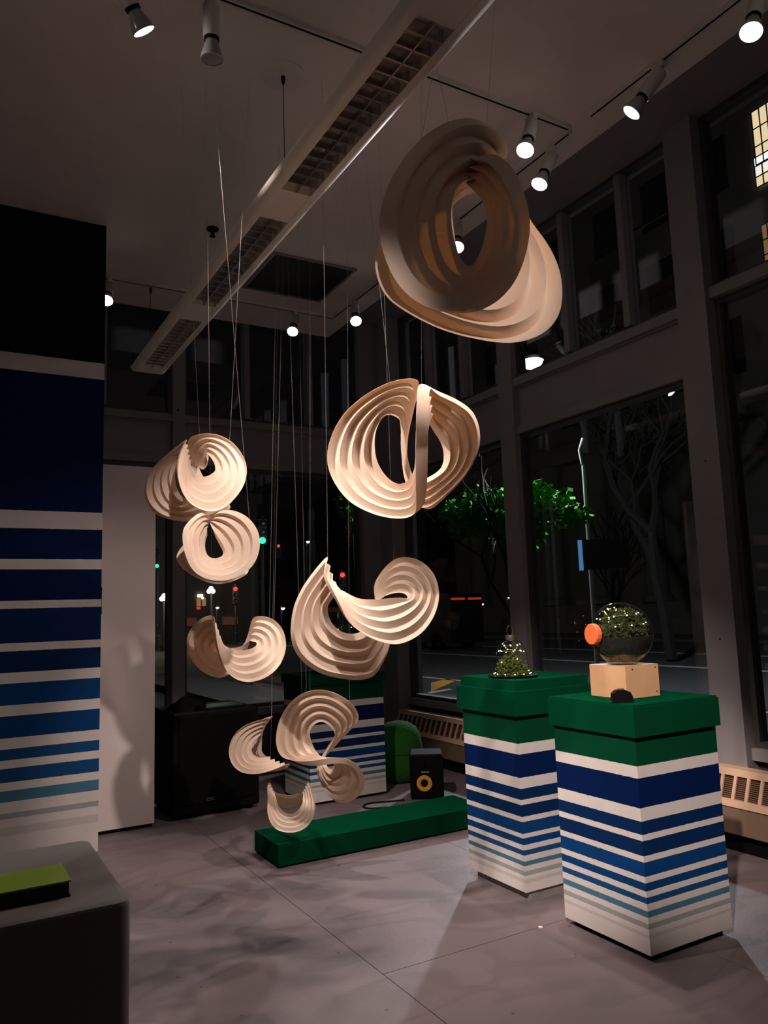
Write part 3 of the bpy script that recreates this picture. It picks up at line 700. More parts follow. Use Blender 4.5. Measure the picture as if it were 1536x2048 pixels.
# jar on rear pedestal
JC = Vector((2.90, 5.85, .97))
t = thing('terrarium', 'glass terrarium with dark moss on the rear pedestal, seen through a paper opening', 'terrarium', tuple(JC)); t.scale = (1, 1, 1.25)
MB().lathe([(0, .004), (.10, .004), (.15, .03), (.175, .09), (.18, .17), (.17, .25), (.14, .32), (.10, .36), (.10, .40)], 36, cap=False).build('glass_globe', m_tglass, t, True)
MB().lathe([(0, .395), (.108, .395), (.108, .425), (0, .425)], 24).build('lid', plain('cork', (0.2, 0.11, 0.05, 1), .8), t)
MB().lathe([(0, .01), (.095, .01), (.14, .032), (.165, .085), (0, .10)], 32).build('soil_layer', m_soil, t, True)
rnd = random.Random(12); pts = []
while len(pts) < 700:
    x, y, z = rnd.uniform(-.16, .16), rnd.uniform(-.16, .16), rnd.uniform(.08, .30)
    if x * x + y * y < (.155 - .25 * max(0, z - .2)) ** 2: pts.append((x, y, z))
tufts('moss', m_mossd, t, pts, .03, 2, 13)
P_ = [Vector((.15 * math.cos(a * .8), .15 * math.sin(a * .8), .10 + .2 * a / 23)) for a in range(24)]
leds('string of warm bulbs inside the terrarium on the rear pedestal', None, [Vector((p_.x, p_.y, p_.z * 1.25)) for p_ in P_], tuple(JC))

# ================================================================== OTHER FURNISHINGS
# subwoofer
t = thing('subwoofer', 'large black subwoofer cabinet on the floor by the white door panel', 'loudspeaker', (1.515, 5.80, 0), math.radians(2))
MB().box(0, .66, 0, .60, .03, .76, .012).build('cabinet', m_black, t)
MB().box(.03, .63, -.012, 0, .10, .73, .004).build('grille', m_blackm, t)
for (x, y) in ((.06, .06), (.60, .06), (.06, .54), (.60, .54)):
    MB().lathe([(.03, 0), (.025, .03)], 14, Matrix.Translation((x, y, 0))).build('foot', m_blackm, t)
fc = bpy.data.curves.new('badge', 'FONT'); fc.body = 'QSC'; fc.size = .032; fc.extrude = .001
fc.materials.append(plain('badge_grey', (0.25, 0.25, 0.25, 1), .4, .5))
ft = bpy.data.objects.new('badge_text', fc); col.objects.link(ft); bpy.context.view_layer.update()
fme = bpy.data.meshes.new_from_object(ft.evaluated_get(bpy.context.evaluated_depsgraph_get())); bpy.data.objects.remove(ft, do_unlink=True)
fo = bpy.data.objects.new('badge', fme); col.objects.link(fo); fo.parent = t
fo.location = (.24, -.0135, .115); fo.rotation_euler = (math.pi / 2, 0, 0)
o = MB().box(-.15, .17, -.1, .12, 0, .012, .003).build('green_board', plain('teal_board', (0.004, 0.05, 0.03, 1), .4), None, False, (1.93, 6.05, .76))
o.rotation_euler.z = .1; tag(o, 'dark green flat board lying on the black subwoofer', 'board')
# crumpled black cloth on the subwoofer
b = MB(); nx = 14
rnd = random.Random(4)
for i in range(nx + 1):
    for j in range(nx + 1):
        x, y = -.13 + .26 * i / nx, -.13 + .26 * j / nx
        r = math.hypot(x, y) / .16
        b.v.append((x, y, max(0.003, .085 * (1 - r * r) + .018 * math.sin(40 * x + 3) * math.cos(33 * y))))
for i in range(nx):
    for j in range(nx):
        k = i * (nx + 1) + j; b.f.append((k, k + nx + 1, k + nx + 2, k + 1))
tag(b.build('bundled_cloth', m_blackm, None, True, (1.68, 6.02, .762)), 'crumpled black cloth heaped on the left of the subwoofer', 'cloth')
# studio monitor
t = thing('studio_monitor', 'small black loudspeaker with a yellow ring cone, on the floor by the rear pedestal', 'loudspeaker', (3.435, 5.165, 0), math.radians(-32))
mw, mh, mdp = .26, .34, .28
MB().box(-mw, 0, 0, mdp, .012, mh, .012).build('cabinet', m_black, t)
for (x, y) in ((-.22, .04), (-.04, .04), (-.22, .24), (-.04, .24)):
    MB().lathe([(.015, 0), (.015, .012)], 10, Matrix.Translation((x, y, 0))).build('foot', m_blackm, t)
MC = Matrix.Translation((-.15, -.001, .125)) @ frame_to((0, -1, 0))
m_yel = plain('yellow_cone', (0.75, 0.38, 0.02, 1), .7)
MB().lathe([(.060, 0), (.060, .005), (.056, .006), (.030, .001), (.028, -.004)], 28, MC, cap=False).build('cone', m_yel, t, True)['label'] = 'yellow speaker cone'
MB().lathe([(0, .007), (.018, .005), (.029, .0)], 24, MC, cap=False).build('dust_cap', m_blackm, t, True)
MB().lathe([(.022, 0), (.022, .003), (0, .006)], 20, Matrix.Translation((-.15, -.001, .265)) @ frame_to((0, -1, 0))).build('tweeter', m_blackm, t, True)
MB().box(-.17, -.11, -.004, 0, .205, .211).build('badge', plain('badge_white', (0.5, 0.5, 0.5, 1), .4), t)
# green pouf
t = thing('green_pouf', 'bright green rounded pouf between the rear pedestal and the small loudspeaker', 'pouf', (3.52, 5.98, 0))
pr = [(0, 0), (.15, 0), (.185, .03), (.20, .10), (.205, .20), (.205, .30), (.19, .39), (.16, .445), (.10, .485), (.04, .50), (0, .502)]
m_pouf = plain('green_fabric', (0.014, 0.14, 0.005, 1), .95, noise=.35, nscale=25, bump=.5, bscale=120)
MB().lathe(pr, 36).build('cushion', m_pouf, t, True)
MB().tube([(.206 * math.cos(a), .206 * math.sin(a), .25) for a in [i * math.pi / 18 for i in range(37)]], .006, 6).build('seam', m_pouf, t, True)
# black cable on floor
pts = [(3.17, 5.32, .006), (3.05, 5.36, .006), (2.92, 5.40, .006), (2.84, 5.37, .006), (2.81, 5.30, .006), (2.86, 5.24, .006), (2.95, 5.215, .006)]
def smooth_pts(P, n=6):
    out = []
    for i in range(len(P) - 1):
        p0, p1, p2, p3 = [Vector(P[min(max(k, 0), len(P) - 1)]) for k in (i - 1, i, i + 1, i + 2)]
        for q in range(n):
            u = q / n
            out.append(.5 * ((2 * p1) + (-p0 + p2) * u + (2 * p0 - 5 * p1 + 4 * p2 - p3) * u * u + (-p0 + 3 * p1 - 3 * p2 + p3) * u ** 3))
    out.append(Vector(P[-1])); return out
tag(MB().tube(smooth_pts(pts), .006, 6).build('cable', m_black, None, True), 'black cable looping on the floor behind the green platform', 'cable')
# grey plinth in the near left corner
t = thing('display_plinth', 'dark grey plinth in the near left corner, carrying the green book', 'plinth', (-.55, 2.12, 0))
m_pl = plain('grey_cloth', (0.09, 0.08, 0.077, 1), .9, noise=.15, nscale=6)
b = MB()
def rrect(x0, x1, y0, y1, r, n=5):
    out = []
    for (cx, cy, a0) in ((x1 - r, y0 + r, -90), (x1 - r, y1 - r, 0), (x0 + r, y1 - r, 90), (x0 + r, y0 + r, 180)):
        for k in range(n + 1):
            a = math.radians(a0 + 90 * k / n); out.append((cx + r * math.cos(a), cy + r * math.sin(a)))
    return out
rings = [(0, 0.0), (.735, 0.0), (.746, .004), (.75, .014)]
for (z, i) in rings:
    for (x, y) in rrect(0 + i, 1.0 - i, 0 + i, .655 - i, .03): b.v.append((x, y, z))
k = 24
for r_ in range(3):
    for q in range(k):
        b.f.append((r_ * k + q, r_ * k + (q + 1) % k, (r_ + 1) * k + (q + 1) % k, (r_ + 1) * k + q))
b.f.append(tuple(3 * k + q for q in range(k)))
b.build('plinth_body', m_pl, t, True)
t = thing('book', 'green covered book lying flat on the grey plinth', 'book', (.02, 2.235, .75))
MB().box(0, .30, 0, .165, .036, .040).build('front_cover', plain('olive_green_cover', (0.13, 0.22, 0.006, 1), .55), t)
MB().box(.004, .296, .003, .162, .004, .036).build('pages', plain('page_edges_dark', (0.012, 0.012, 0.010, 1), .8), t)
MB().box(0, .30, 0, .165, 0, .004).build('back_cover', m_black, t)
# scrap of paper on the floor
p = onz(1081, 1855, 0)
o = MB().prism([(-.011, -.004), (.002, -.010), (.012, -.003), (.008, .008), (-.006, .009)], 'z', 0, .003).build('paper_scrap', m_white, None, False, tuple(p))
tag(o, 'tiny white paper scrap on the floor before the pedestals', 'paper scrap')

# ================================================================== CEILING FITTINGS
# suspended fluorescent luminaire
t = thing('pendant_luminaire', 'long white suspended linear light with louvred openings, switched off', 'ceiling light', (1.445, 0, 3.50))
Y0, Y1 = -.25, 6.36
HW, OW = .078, .145
b = MB()
prof = [(-OW, .030), (-.125, .006), (-.10, 0.0), (-HW, 0.0), (-HW, .05), (HW, .05), (HW, 0.0), (.10, 0.0), (.125, .006), (OW, .030), (.12, .062), (.06, .085), (-.06, .085), (-.12, .062)]
segs = [(.50, 1.74), (2.02, 3.26), (3.55, 4.80), (5.09, 6.24)]
b.prism(prof, 'y', Y0, Y1)
b.build('housing', m_white, t, True)
edges = [Y0] + [v for s_ in segs for v in s_] + [Y1]
for k in range(0, len(edges), 2):
    MB().box(-HW + .0005, HW - .0005, edges[k], edges[k + 1], .001, .049).build('blank_plate', m_white, t)
m_alu = plain('louvre_aluminium', (0.55, 0.52, 0.50, 1), .22, .9)
bl = MB().prism([(-.004, .001), (.004, .001), (.012, .046), (-.012, .046)], 'x', -HW + .001, HW - .001).data('louvre_blade', m_alu)
for (a, c) in segs:
    n = 16
    for i in range(1, n):
        link('louvre_blade', bl, t, (0, a + (c - a) * i / n, 0))
    MB().box(-.003, .003, a + .002, c - .002, .001, .03).build('louvre_spine', m_alu, t)
MB().prism([(-OW, .030), (-.125, .006), (-.10, 0), (.10, 0), (.125, .006), (OW, .030), (.12, .062), (.06, .085), (-.06, .085), (-.12, .062)], 'y', Y1, Y1 + .02).build('end_cap', m_white, t, True)
# suspension canopies and wires
def canopy(x, y, rad, lab, dz):
    c = thing('suspension_wire', lab, 'wire', (x, y, ZC))
    if rad: MB().lathe([(0, 0), (rad, 0), (rad, -.008), (rad - .006, -.010), (0, -.010)], 36).build('ceiling_plate', plain('plate_paint', (0.64, 0.56, 0.53, 1), .9, spec=.1), c, True)
    MB().lathe([(.012, -.005), (.010, -.04), (.004, -.055)], 12).build('gripper', m_black, c)
    MB().tube([(0, 0, -.03), (0, 0, -dz)], .002, 6).build('wire', m_black, c)
canopy(1.445, 3.396, .115, 'black wire with round plate holding the near stretch of the long light', .64)
canopy(1.445, 6.30, 0, 'thin wire holding the far end of the long light', .64)
# sprinkler
t = thing('sprinkler', 'small dark sprinkler head on the ceiling left of the long light', 'sprinkler', (1.605, 5.106, ZC))
MB().lathe([(0, 0), (.045, 0), (.043, -.010), (.018, -.020), (.016, -.03)], 24).build('escutcheon', m_blackm, t, True)
MB().lathe([(.016, -.03), (.010, -.055), (.022, -.058), (.022, -.061), (0, -.061)], 16).build('deflector', m_blackm, t)
# air grille
t = thing('air_grille', 'square ceiling air grille with fine slats', 'vent', (2.13, 5.24, ZC))
m_gr = plain('grille_paint', (0.20, 0.165, 0.15, 1), .7)
b = MB()
for (x0, x1, y0, y1) in ((0, .72, 0, .02), (0, .72, .70, .72), (0, .02, .02, .70), (.70, .72, .02, .70)): b.box(x0, x1, y0, y1, -.012, 0)
b.build('frame', m_gr, t)
MB().box(.02, .70, .02, .70, -.001, 0).build('backing', m_blackm, t)
sl = MB().prism([(0, -.011), (.003, -.011), (.012, -.002), (.009, -.002)], 'y', .02, .70).data('slat', m_gr)
for k in range(38): link('slat', sl, t, (.022 + k * .0177, 0, 0))
# light tracks
def track(x0, x1, y0, y1, lab):
    t = thing('light_track', lab, 'light track', (x0, y0, ZC))
    if x1 - x0 < .1:
        MB().box(0, .036, 0, y1 - y0, -.022, 0).build('rail', m_lampw, t); MB().box(.012, .024, .01, y1 - y0 - .01, -.0225, -.022).build('slot', m_blackm, t)
    else:
        MB().box(0, x1 - x0, 0, .036, -.022, 0).build('rail', m_lampw, t); MB().box(.01, x1 - x0 - .01, .012, .024, -.0225, -.022).build('slot', m_blackm, t)
track(3.092, 3.128, YN + .1, 2.90, 'white light track on the ceiling along the windows, nearer length')
track(3.092, 3.128, 3.06, 6.20, 'white light track on the ceiling along the windows, farther length')
track(-.8, 3.09, 3.022, 3.058, 'white light track crossing the ceiling over the long light')
track(1.02, 3.13, 6.212, 6.248, 'white light track along the far edge of the ceiling')

m_face = emit('bulb_glow', (1.0, 0.93, 0.82), 30)
def lamp(px_, py_, lab, face=None, direction=None, far=False, power=1.0, spot=62, on=True, blend=.5):
    piv = np.array([px_, py_, ZC - .075])
    LN = .245
    if direction is None:
        d = ray(*face); d = d / np.linalg.norm(d); oc = OO - piv
        bq = oc @ d; cq = oc @ oc - LN * LN; disc = bq * bq - cq
        if disc < 0: tt = -bq
        else: tt = -bq + (math.sqrt(disc) if far else -math.sqrt(disc))
        dv = OO + d * tt - piv; dv /= np.linalg.norm(dv)
    else: dv = np.array(direction, float); dv /= np.linalg.norm(dv)
    t = thing('track_spotlight', lab, 'spotlight', (px_, py_, ZC), 0, 'track spotlights on the ceiling')
    MB().box(-.016, .016, -.035, .035, -.055, -.022, .003).build('track_adapter', m_lampw, t)
    MB().tube([(0, 0, -.05), (0, 0, -.085)], .010, 10).build('stem', m_lampw, t)
    R0 = Matrix.Translation((0, 0, -.075)) @ frame_to(dv)
    MB().lathe([(0, -.012), (.032, -.012), (.038, -.004), (.038, .140), (.034, .142), (.030, .128), (0, .128)], 24, R0).build('barrel', m_lampw, t, True)
    MB().lathe([(.0325, .136), (.0325, .156), (.020, .156)], 24, R0, cap=False).build('collar', m_black, t, True)
    MB().lathe([(.026, .150), (.029, .165), (.040, .195), (.0495, .228), (.0505, .238), (.047, .240)], 28, R0, cap=False).build('bulb', m_lampb, t, True)
    MB().lathe([(0, .243), (.025, .242), (.0468, .238)], 28, R0, cap=False).build('bulb_face', m_face if on else m_lampb, t, True)
    if on:
        ld = bpy.data.lights.new('beam', 'SPOT'); ld.energy = LAMP_W * power; ld.color = LAMP_COL
        ld.spot_size = math.radians(spot); ld.spot_blend = blend; ld.shadow_soft_size = .045
        lo = bpy.data.objects.new('beam', ld); col.objects.link(lo); lo.parent = t
        lo.matrix_local = Matrix.Translation((0, 0, -.075)) @ frame_to(dv) @ Matrix.Translation((0, 0, .25)) @ Matrix.Rotation(math.pi, 4, 'X')
    return t
lamp(3.11, 1.86, 'lit track spotlight in the top right corner of the picture', face=(1502, 66), power=.15)
lamp(3.11, 2.41, 'track spotlight tilted sideways, second from the top right corner', direction=(-.42, .44, -.75), power=.8)
lamp(2.80, 3.04, 'lit track spotlight, upper of the two side by side right of the biggest sculpture', face=(1050, 302), power=.8)
lamp(3.11, 3.22, 'lit track spotlight, lower of the two side by side right of the biggest sculpture', face=(1078, 370), power=.6)
lamp(3.11, 4.20, 'track spotlight seen through the opening of the biggest sculpture', face=(914, 496), power=.15)
lamp(3.11, 5.79, 'lit track spotlight between the air grille and the biggest sculpture', face=(712, 643), power=.4)
lamp(2.73, 6.23, 'lit track spotlight hanging below the air grille', face=(585, 664), power=.5)
lamp(1.10, 6.23, 'lit track spotlight at the edge of the striped wall', face=(213, 602), power=.4)
lamp(.54, 3.04, 'lit track spotlight at the top left, left of two', direction=(.60, .22, -.85), power=1.7, spot=46)
lamp(.955, 3.04, 'track spotlight at the top left, right of two, pointing down', direction=(.04, .10, -1), on=False)
# unseen crossing track behind the photographer: first spotlight inferred from a door shadow, pedestal one added
track(-.8, 3.09, -.118, -.082, 'white light track crossing the ceiling behind the photographer')
lamp(.70, -.10, 'track spotlight behind the photographer aimed at the left column of sculptures', direction=(.62, 3.6, -2.50), power=2.9, spot=22, blend=.7)
lamp(-.50, -.10, 'added track spotlight behind the photographer, out of view, lighting the striped pedestals', direction=(3.3, 2.9, -3.33), power=6.8, spot=20, blend=.6)  # added out of view to brighten the pedestals' left and front faces
lamp(3.11, .70, 'added track spotlight above the photographer on the window track, lighting the biggest sculpture', direction=(-1.08, 1.78, -1.25), power=.9, spot=21)  # added to light the rear lobe of the biggest sculpture
lamp(-.45, 3.04, 'added track spotlight out of view at the left on the crossing track', direction=(3.05, .05, -3.5), power=1.0, spot=32)  # extra lamp put in to light the sculptures from the left

# ================================================================== THE STREET AT NIGHT
GZ0 = -.15
m_asph = plain('asphalt', (0.030, 0.030, 0.032, 1), .8, noise=.4, nscale=.8)
road = tag(MB().box(5.9, 26, -40, 170, GZ0 - .2, GZ0).build('road', m_asph), kind='structure')
tag(MB().box(XG + .15, 5.9, -40, 170, GZ0 - .2, -.02).build('sidewalk', plain('pavement', (0.06, 0.058, 0.056, 1), .85, noise=.3, nscale=2)), kind='structure')
tag(MB().box(26, 33, -40, 170, GZ0 - .2, -.02).build('sidewalk', plain('pavement', (0.06, 0.058, 0.056, 1), .85)), kind='structure')
tag(MB().box(-60, XG + .15, 12.5, 170, GZ0 - .2, GZ0).build('road', m_asph), kind='structure')
tag(MB().box(-60, XG + .15, YG + .16, 12.5, GZ0 - .2, -.02).build('sidewalk', plain('pavement', (0.06, 0.058, 0.056, 1), .85)), kind='structure')
m_line = plain('lane_paint', (0.42, 0.42, 0.42, 1), .7, noise=.4, nscale=3)
m_yline = plain('yellow_paint', (0.50, 0.25, 0.03, 1), .7, noise=.3, nscale=3)
MB().prism([(16.0, -20), (16.25, -20), (16.25, 60), (16.0, 60)], 'z', GZ0, GZ0 + .006).build('lane_line', m_line, road)
MB().prism([(20.2, -20), (20.5, -20), (20.5, 60), (20.2, 60)], 'z', GZ0, GZ0 + .006).build('lane_line', m_line, road)
pts4 = [onz(*q, GZ0) for q in ((862, 1384), (862, 1366), (893, 1358), (912, 1361))]
c_ = [tuple(p[:2]) for p in pts4]
MB().prism([c_[0], c_[3], c_[2], c_[1]], 'z', GZ0, GZ0 + .006).build('hatch_line', m_yline, road)
a_, b_ = onz(855, 1356, GZ0), onz(925, 1364, GZ0)
MB().prism([(a_[0], 6), (a_[0] + .14, 6), (a_[0] + .14, 18), (a_[0], 18)], 'z', GZ0, GZ0 + .006).build('lane_line', plain('tan_paint', (0.40, 0.28, 0.17, 1), .7), road)
a_, b_ = onz(862, 1387, GZ0), onz(905, 1379, GZ0)
MB().prism([tuple(a_[:2]), tuple(b_[:2]), (b_[0] + .02, b_[1] + .18), (a_[0] + .02, a_[1] + .18)], 'z', GZ0, GZ0 + .006).build('lane_line', m_line, road)

# ---- big stone building across the street
t = thing('stone_building', 'dark stone building across the street with columns and lit upper windows', 'building', (31.0, 0, 0))
m_stone = plain('dark_stone', (0.085, 0.080, 0.070, 1), .9, noise=.35, nscale=.6, bump=.3, bscale=4)
m_winD = plain('dark_window', (0.006, 0.007, 0.009, 1), .25)
MB().box(0, 10, -30, 44, GZ0, 30).build('wall', m_stone, t)
MB().box(-1.2, 0, -30, 44, GZ0, .75).build('step', m_stone, t)
MB().box(-.6, 0, -30, 44, .75, 1.5).build('step', m_stone, t)
MB().box(-.8, 0, -30, 44, 9.4, 10.4).build('cornice', m_stone, t)
colm = MB().lathe([(.75, 0), (.75, .3), (.58, .45), (.55, 7.3), (.7, 7.6), (.75, 7.9)], 20).data('column', m_stone, True)
for k in range(9): link('column', colm, t, (-.35, 12 + k * 3.6, 1.5))
wm = MB().box(-.06, 0, -.8, .8, 0, 2.6).data('window', m_winD)
for k in range(10):
    for z in (11.6, 16.0, 20.4): link('window', wm, t, (0, 8.0 + k * 3.4, z))
# lit windows, with blind grid
m_lit = emit('lit_blind', (1.0, 0.80, 0.48), .85)
m_lit2 = emit('lit_blind_dim', (1.0, 0.60, 0.28), .16)
m_lit3 = emit('lit_pale', (0.85, 0.88, 1.0), 1.7)
def litwin(q0, q1, mat, n, m, X=30.9):
    p0, p1 = onx(*q0, X), onx(*q1, X)
    y0, y1 = min(p0[1], p1[1]), max(p0[1], p1[1]); z0, z1 = min(p0[2], p1[2]), max(p0[2], p1[2])
    f = MB().box(X - 31 - .03, X - 31, y0, y1, z0, z1).build('window', mat, t)
    g = MB()
    for i in range(n + 1):
        y = y0 + (y1 - y0) * i / n; g.box(X - 31 - .06, X - 31 - .03, y - .025, y + .025, z0, z1)
    for j in range(m + 1):
        z = z0 + (z1 - z0) * j / m; g.box(X - 31 - .06, X - 31 - .03, y0, y1, z - .025, z + .025)
    g.build('muntin', m_winD, f)
litwin((1503, 226), (1560, 305), m_lit, 3, 3); litwin((1510, 335), (1560, 352), m_lit, 3, 1)
litwin((1508, 318), (1560, 330), m_lit3, 1, 1)
litwin((1523, 452), (1580, 520), m_lit2, 4, 3)
litwin((1254, 470), (1340, 420), m_lit2, 4, 3)

# ---- far buildings along the street to the left
m_far = plain('far_facade', (0.05, 0.047, 0.045, 1), .9, noise=.3, nscale=.3)
def farb(x0, x1, y0, y1, h, lab):
    t_ = thing('far_building', lab, 'building', (x0, y0, GZ0))
    MB().box(0, x1 - x0, 0, y1 - y0, 0, h).build('wall', m_far, t_)
    MB().box(-.3, x1 - x0 + .3, -.3, y1 - y0 + .3, h, h + .6).build('parapet', m_far, t_)
    wmm = MB().box(-.7, .7, -.05, 0, 0, 1.9).data('window', m_winD)
    n = max(2, int((x1 - x0) / 3))
    for i in range(n):
        for z in range(2):
            link('window', wmm, t_, ((x1 - x0) * (i + .5) / n, 0, 5 + z * 4))
    return t_
B1 = farb(12, 34, 70, 84, 14, 'dark low building far down the street with a lit shopfront')
B2 = farb(38, 64, 76, 90, 16, 'dark far building beyond the traffic lights')
B3 = farb(4, 18, 48, 54, 9, 'dark far building at the left of the street')
# shop front under B1: lit windows and red doors
def at_y(x, y, Y): return ony(x, y, Y)
def emis_box(name, q0, q1, Y, mat, parent, dp=.1):
    p0, p1 = ony(*q0, Y), ony(*q1, Y); L0 = parent.location
    x0, x1 = sorted((p0[0], p1[0])); z0, z1 = sorted((p0[2], p1[2]))
    return MB().box(x0 - L0[0], x1 - L0[0], Y - dp - L0[1], Y - L0[1], z0 - L0[2], z1 - L0[2]).build(name, mat, parent)
m_shop = emit('shop_glow', (1.0, 0.55, 0.22), .25); m_shopw = emit('shop_white', (1.0, .9, .7), 5); m_shopr = emit('shop_red', (1.0, 0.08, 0.04), .6)
for q0, q1, mm_ in (((393, 1196), (401, 1212), m_shop), ((404, 1196), (411, 1212), m_shop), ((395, 1189), (405, 1194), m_shopw), ((403, 1195), (407, 1198), m_shopw), ((393, 1213), (400, 1219), m_shopr)):
    emis_box('shop_window', q0, q1, 47.9, mm_, B3)
m_brick = emit('brick_glow', (1.0, 0.42, 0.24), .05)  # no window: faint emission carries the light falling on brick
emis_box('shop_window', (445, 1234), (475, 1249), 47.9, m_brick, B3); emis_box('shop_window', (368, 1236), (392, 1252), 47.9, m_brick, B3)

# ---- street lamps and signals
m_post = plain('black_post', (0.02, 0.02, 0.022, 1), .5)
m_globe = emit('globe_glow', (1.0, 0.88, 0.62), 12)
def globe_post(q, Y, rad, lab):
    p = ony(*q, Y)
    t_ = thing('globe_lamp', lab, 'street lamp', (p[0], p[1], GZ0), 0, 'globe street lamps')
    H = p[2] - GZ0
    MB().lathe([(.14, 0), (.14, .3), (.07, .5), (.05, H - rad * 1.5), (.09, H - rad * 1.3)], 12).build('post', m_post, t_, True)
    sp = [(rad * math.sin(math.pi * k / 10), -rad * math.cos(math.pi * k / 10)) for k in range(11)]
    for (dx, dz) in ((0, rad * .9), (-rad * .9, -rad * .35), (rad * .9, -rad * .35)):
        MB().lathe(sp, 14, Matrix.Translation((dx, 0, H + dz))).build('globe', m_globe, t_, True)
    ld = bpy.data.lights.new('glow', 'POINT'); ld.energy = 120; ld.color = (1, .85, .6); ld.shadow_soft_size = .3
    lo = bpy.data.objects.new('glow', ld); col.objects.link(lo); lo.parent = t_; lo.location = (0, -1.0, H)
globe_post((422, 1181), 44, .13, 'globe street lamp right of the window column, far down the street')
globe_post((328, 1196), 40, .12, 'globe street lamp beside the white door panel, far down the street')
def signal(q, D, colr, lab, on, rad=.11):
    p = OO + ray(*q) * D
    t_ = thing('traffic_light', lab, 'traffic light', tuple(p), math.atan2(-p[0], p[1]), 'traffic lights at the crossing')
    dz = {'red': 0, 'amber': 1, 'green': 2}[on] * .34
    MB().box(-.17, .17, 0, .2, dz - .86, dz + .18, .02).build('housing', m_post, t_)
    for k, nm in enumerate(('red', 'amber', 'green')):
        z = dz - k * .34
        Mx = Matrix.Translation((0, -.005, z)) @ frame_to((0, -1, 0))
        if nm == on: mt = emit('signal_' + nm, colr, 1.7 if nm == 'green' else 2.4)
        else: mt = plain('lens_off', (0.03, 0.03, 0.03, 1), .3)
        MB().lathe([(0, .02), (rad * .7, .015), (rad, 0)], 16, Mx, cap=False).build('lens', mt, t_, True)
        MB().lathe([(rad * 1.15, 0), (rad * 1.15, .14)], 16, Mx, cap=False).build('visor', m_post, t_, True)
    zb = GZ0 - p[2]
    MB().tube([(0, .25, zb), (0, .25, dz + .3)], .06, 8).build('pole', m_post, t_)
    MB().box(-.03, .03, .18, .26, dz - .5, dz - .4).build('bracket', m_post, t_)
G_, R_ = (0.03, 1.0, 0.42), (1.0, 0.035, 0.03)
signal((525, 1081), 30, G_, 'green traffic light beside the round left sculpture', 'green', .13)
signal((557, 1092), 55, R_, 'small dim red traffic light right of the green one', 'red', .10)
signal((471, 1178), 45, R_, 'red traffic light below the round left sculpture', 'red', .12)
signal((685, 1150), 38, R_, 'red traffic light above the wide pointed sculpture', 'red', .12)
signal((314, 1132), 42, G_, 'green traffic light at the edge of the white door panel', 'green', .10)
# small distant lamps
m_small = emit('far_lamp', (0.95, 1.0, 0.95), 10)
def small_lamp(q, D, rad, lab, zmax=None):
    p = OO + ray(*q) * D
    t_ = thing('street_lamp', lab, 'street lamp', tuple(p))
    MB().lathe([(0, -rad), (rad * .8, -rad * .6), (rad, 0), (rad * .7, rad * .5), (0, rad * .6)], 14).build('lens', m_small, t_, True)
    MB().lathe([(rad * 1.15, 0), (rad * .9, rad * .9), (0, rad * 1.1)], 14, Matrix.Translation((0, 0, rad * .1))).build('hood', m_post, t_, True)
    MB().tube([(0, .1 + rad, GZ0 - p[2]), (0, .1 + rad, rad)], .05, 8).build('post', m_post, t_)
small_lamp((616, 1083), 50, .11, 'small white street lamp between the sculptures')
small_lamp((339, 1219), 46, .10, 'small white lamp low beside the white door panel')
small_lamp((435, 1215), 45, .09, 'small white lamp right above the two-lobed sculpture')
small_lamp((566, 1216), 40, .10, 'small white lamp left of the wide pointed sculpture')
small_lamp((965, 1208), 38, .06, 'tiny white lamp across the street left of the mullion')
small_lamp((1018, 1195), 38, .05, 'tiny white lamp across the street touching the mullion')
small_lamp((882, 1232), 40, .05, 'tiny white lamp right of the curled paper lobe')
# bright street lamp near the window
p = OO + ray(1064, 722) * 14.5
t = thing('street_lamp', 'bright white street lamp shining through the upper window', 'street lamp', tuple(p), .4)
MB().lathe([(0, -.16), (.12, -.13), (.19, -.05), (.20, 0)], 20, cap=False).build('lens', emit('street_white', (0.86, 0.88, 1.0), 9), t, True)
MB().lathe([(.22, 0), (.2, .06), (.08, .12), (0, .13)], 20).build('hood', m_post, t, True)
MB().tube([(.0, .0, .1), (-.12, .1, .2), (-.26, .2, .1), (-.28, .2, -.3), (-.28, .2, GZ0 - p[2])], .05, 8).build('pole', m_post, t, True)
ld = bpy.data.lights.new('glow', 'POINT'); ld.energy = 1500; ld.color = (.9, .95, 1.0); ld.shadow_soft_size = .15
lo = bpy.data.objects.new('glow', ld); col.objects.link(lo); lo.parent = t; lo.location = (-.4, -.3, -.8)
# sign post
p = OO + ray(1180, 1108) * 13.0
t = thing('bus_stop_sign', 'dark street sign on a grey pole with a blue lit edge', 'sign', (p[0], p[1], GZ0), math.radians(-42))
zt = p[2] - GZ0
MB().box(-.12, .62, -.03, .03, zt - .26, zt + .24).build('panel', m_post, t)
MB().box(-.19, -.12, -.035, .035, zt - .27, zt + .24).build('edge_light', emit('blue_edge', (0.12, 0.35, 0.75), .5), t)
MB().tube([(0, .05, 0), (0, .05, zt + 1.55)], .04, 10).build('pole', plain('galvanised', (0.45, 0.45, 0.47, 1), .4, .3), t, True)
MB().tube([(-.02, .05, zt + 1.55), (-.05, .05, zt + 1.8), (.02, .05, zt + 2.0)], .03, 8).build('pole_cap', plain('galvanised', (0.45, 0.45, 0.47, 1), .4, .3), t, True)

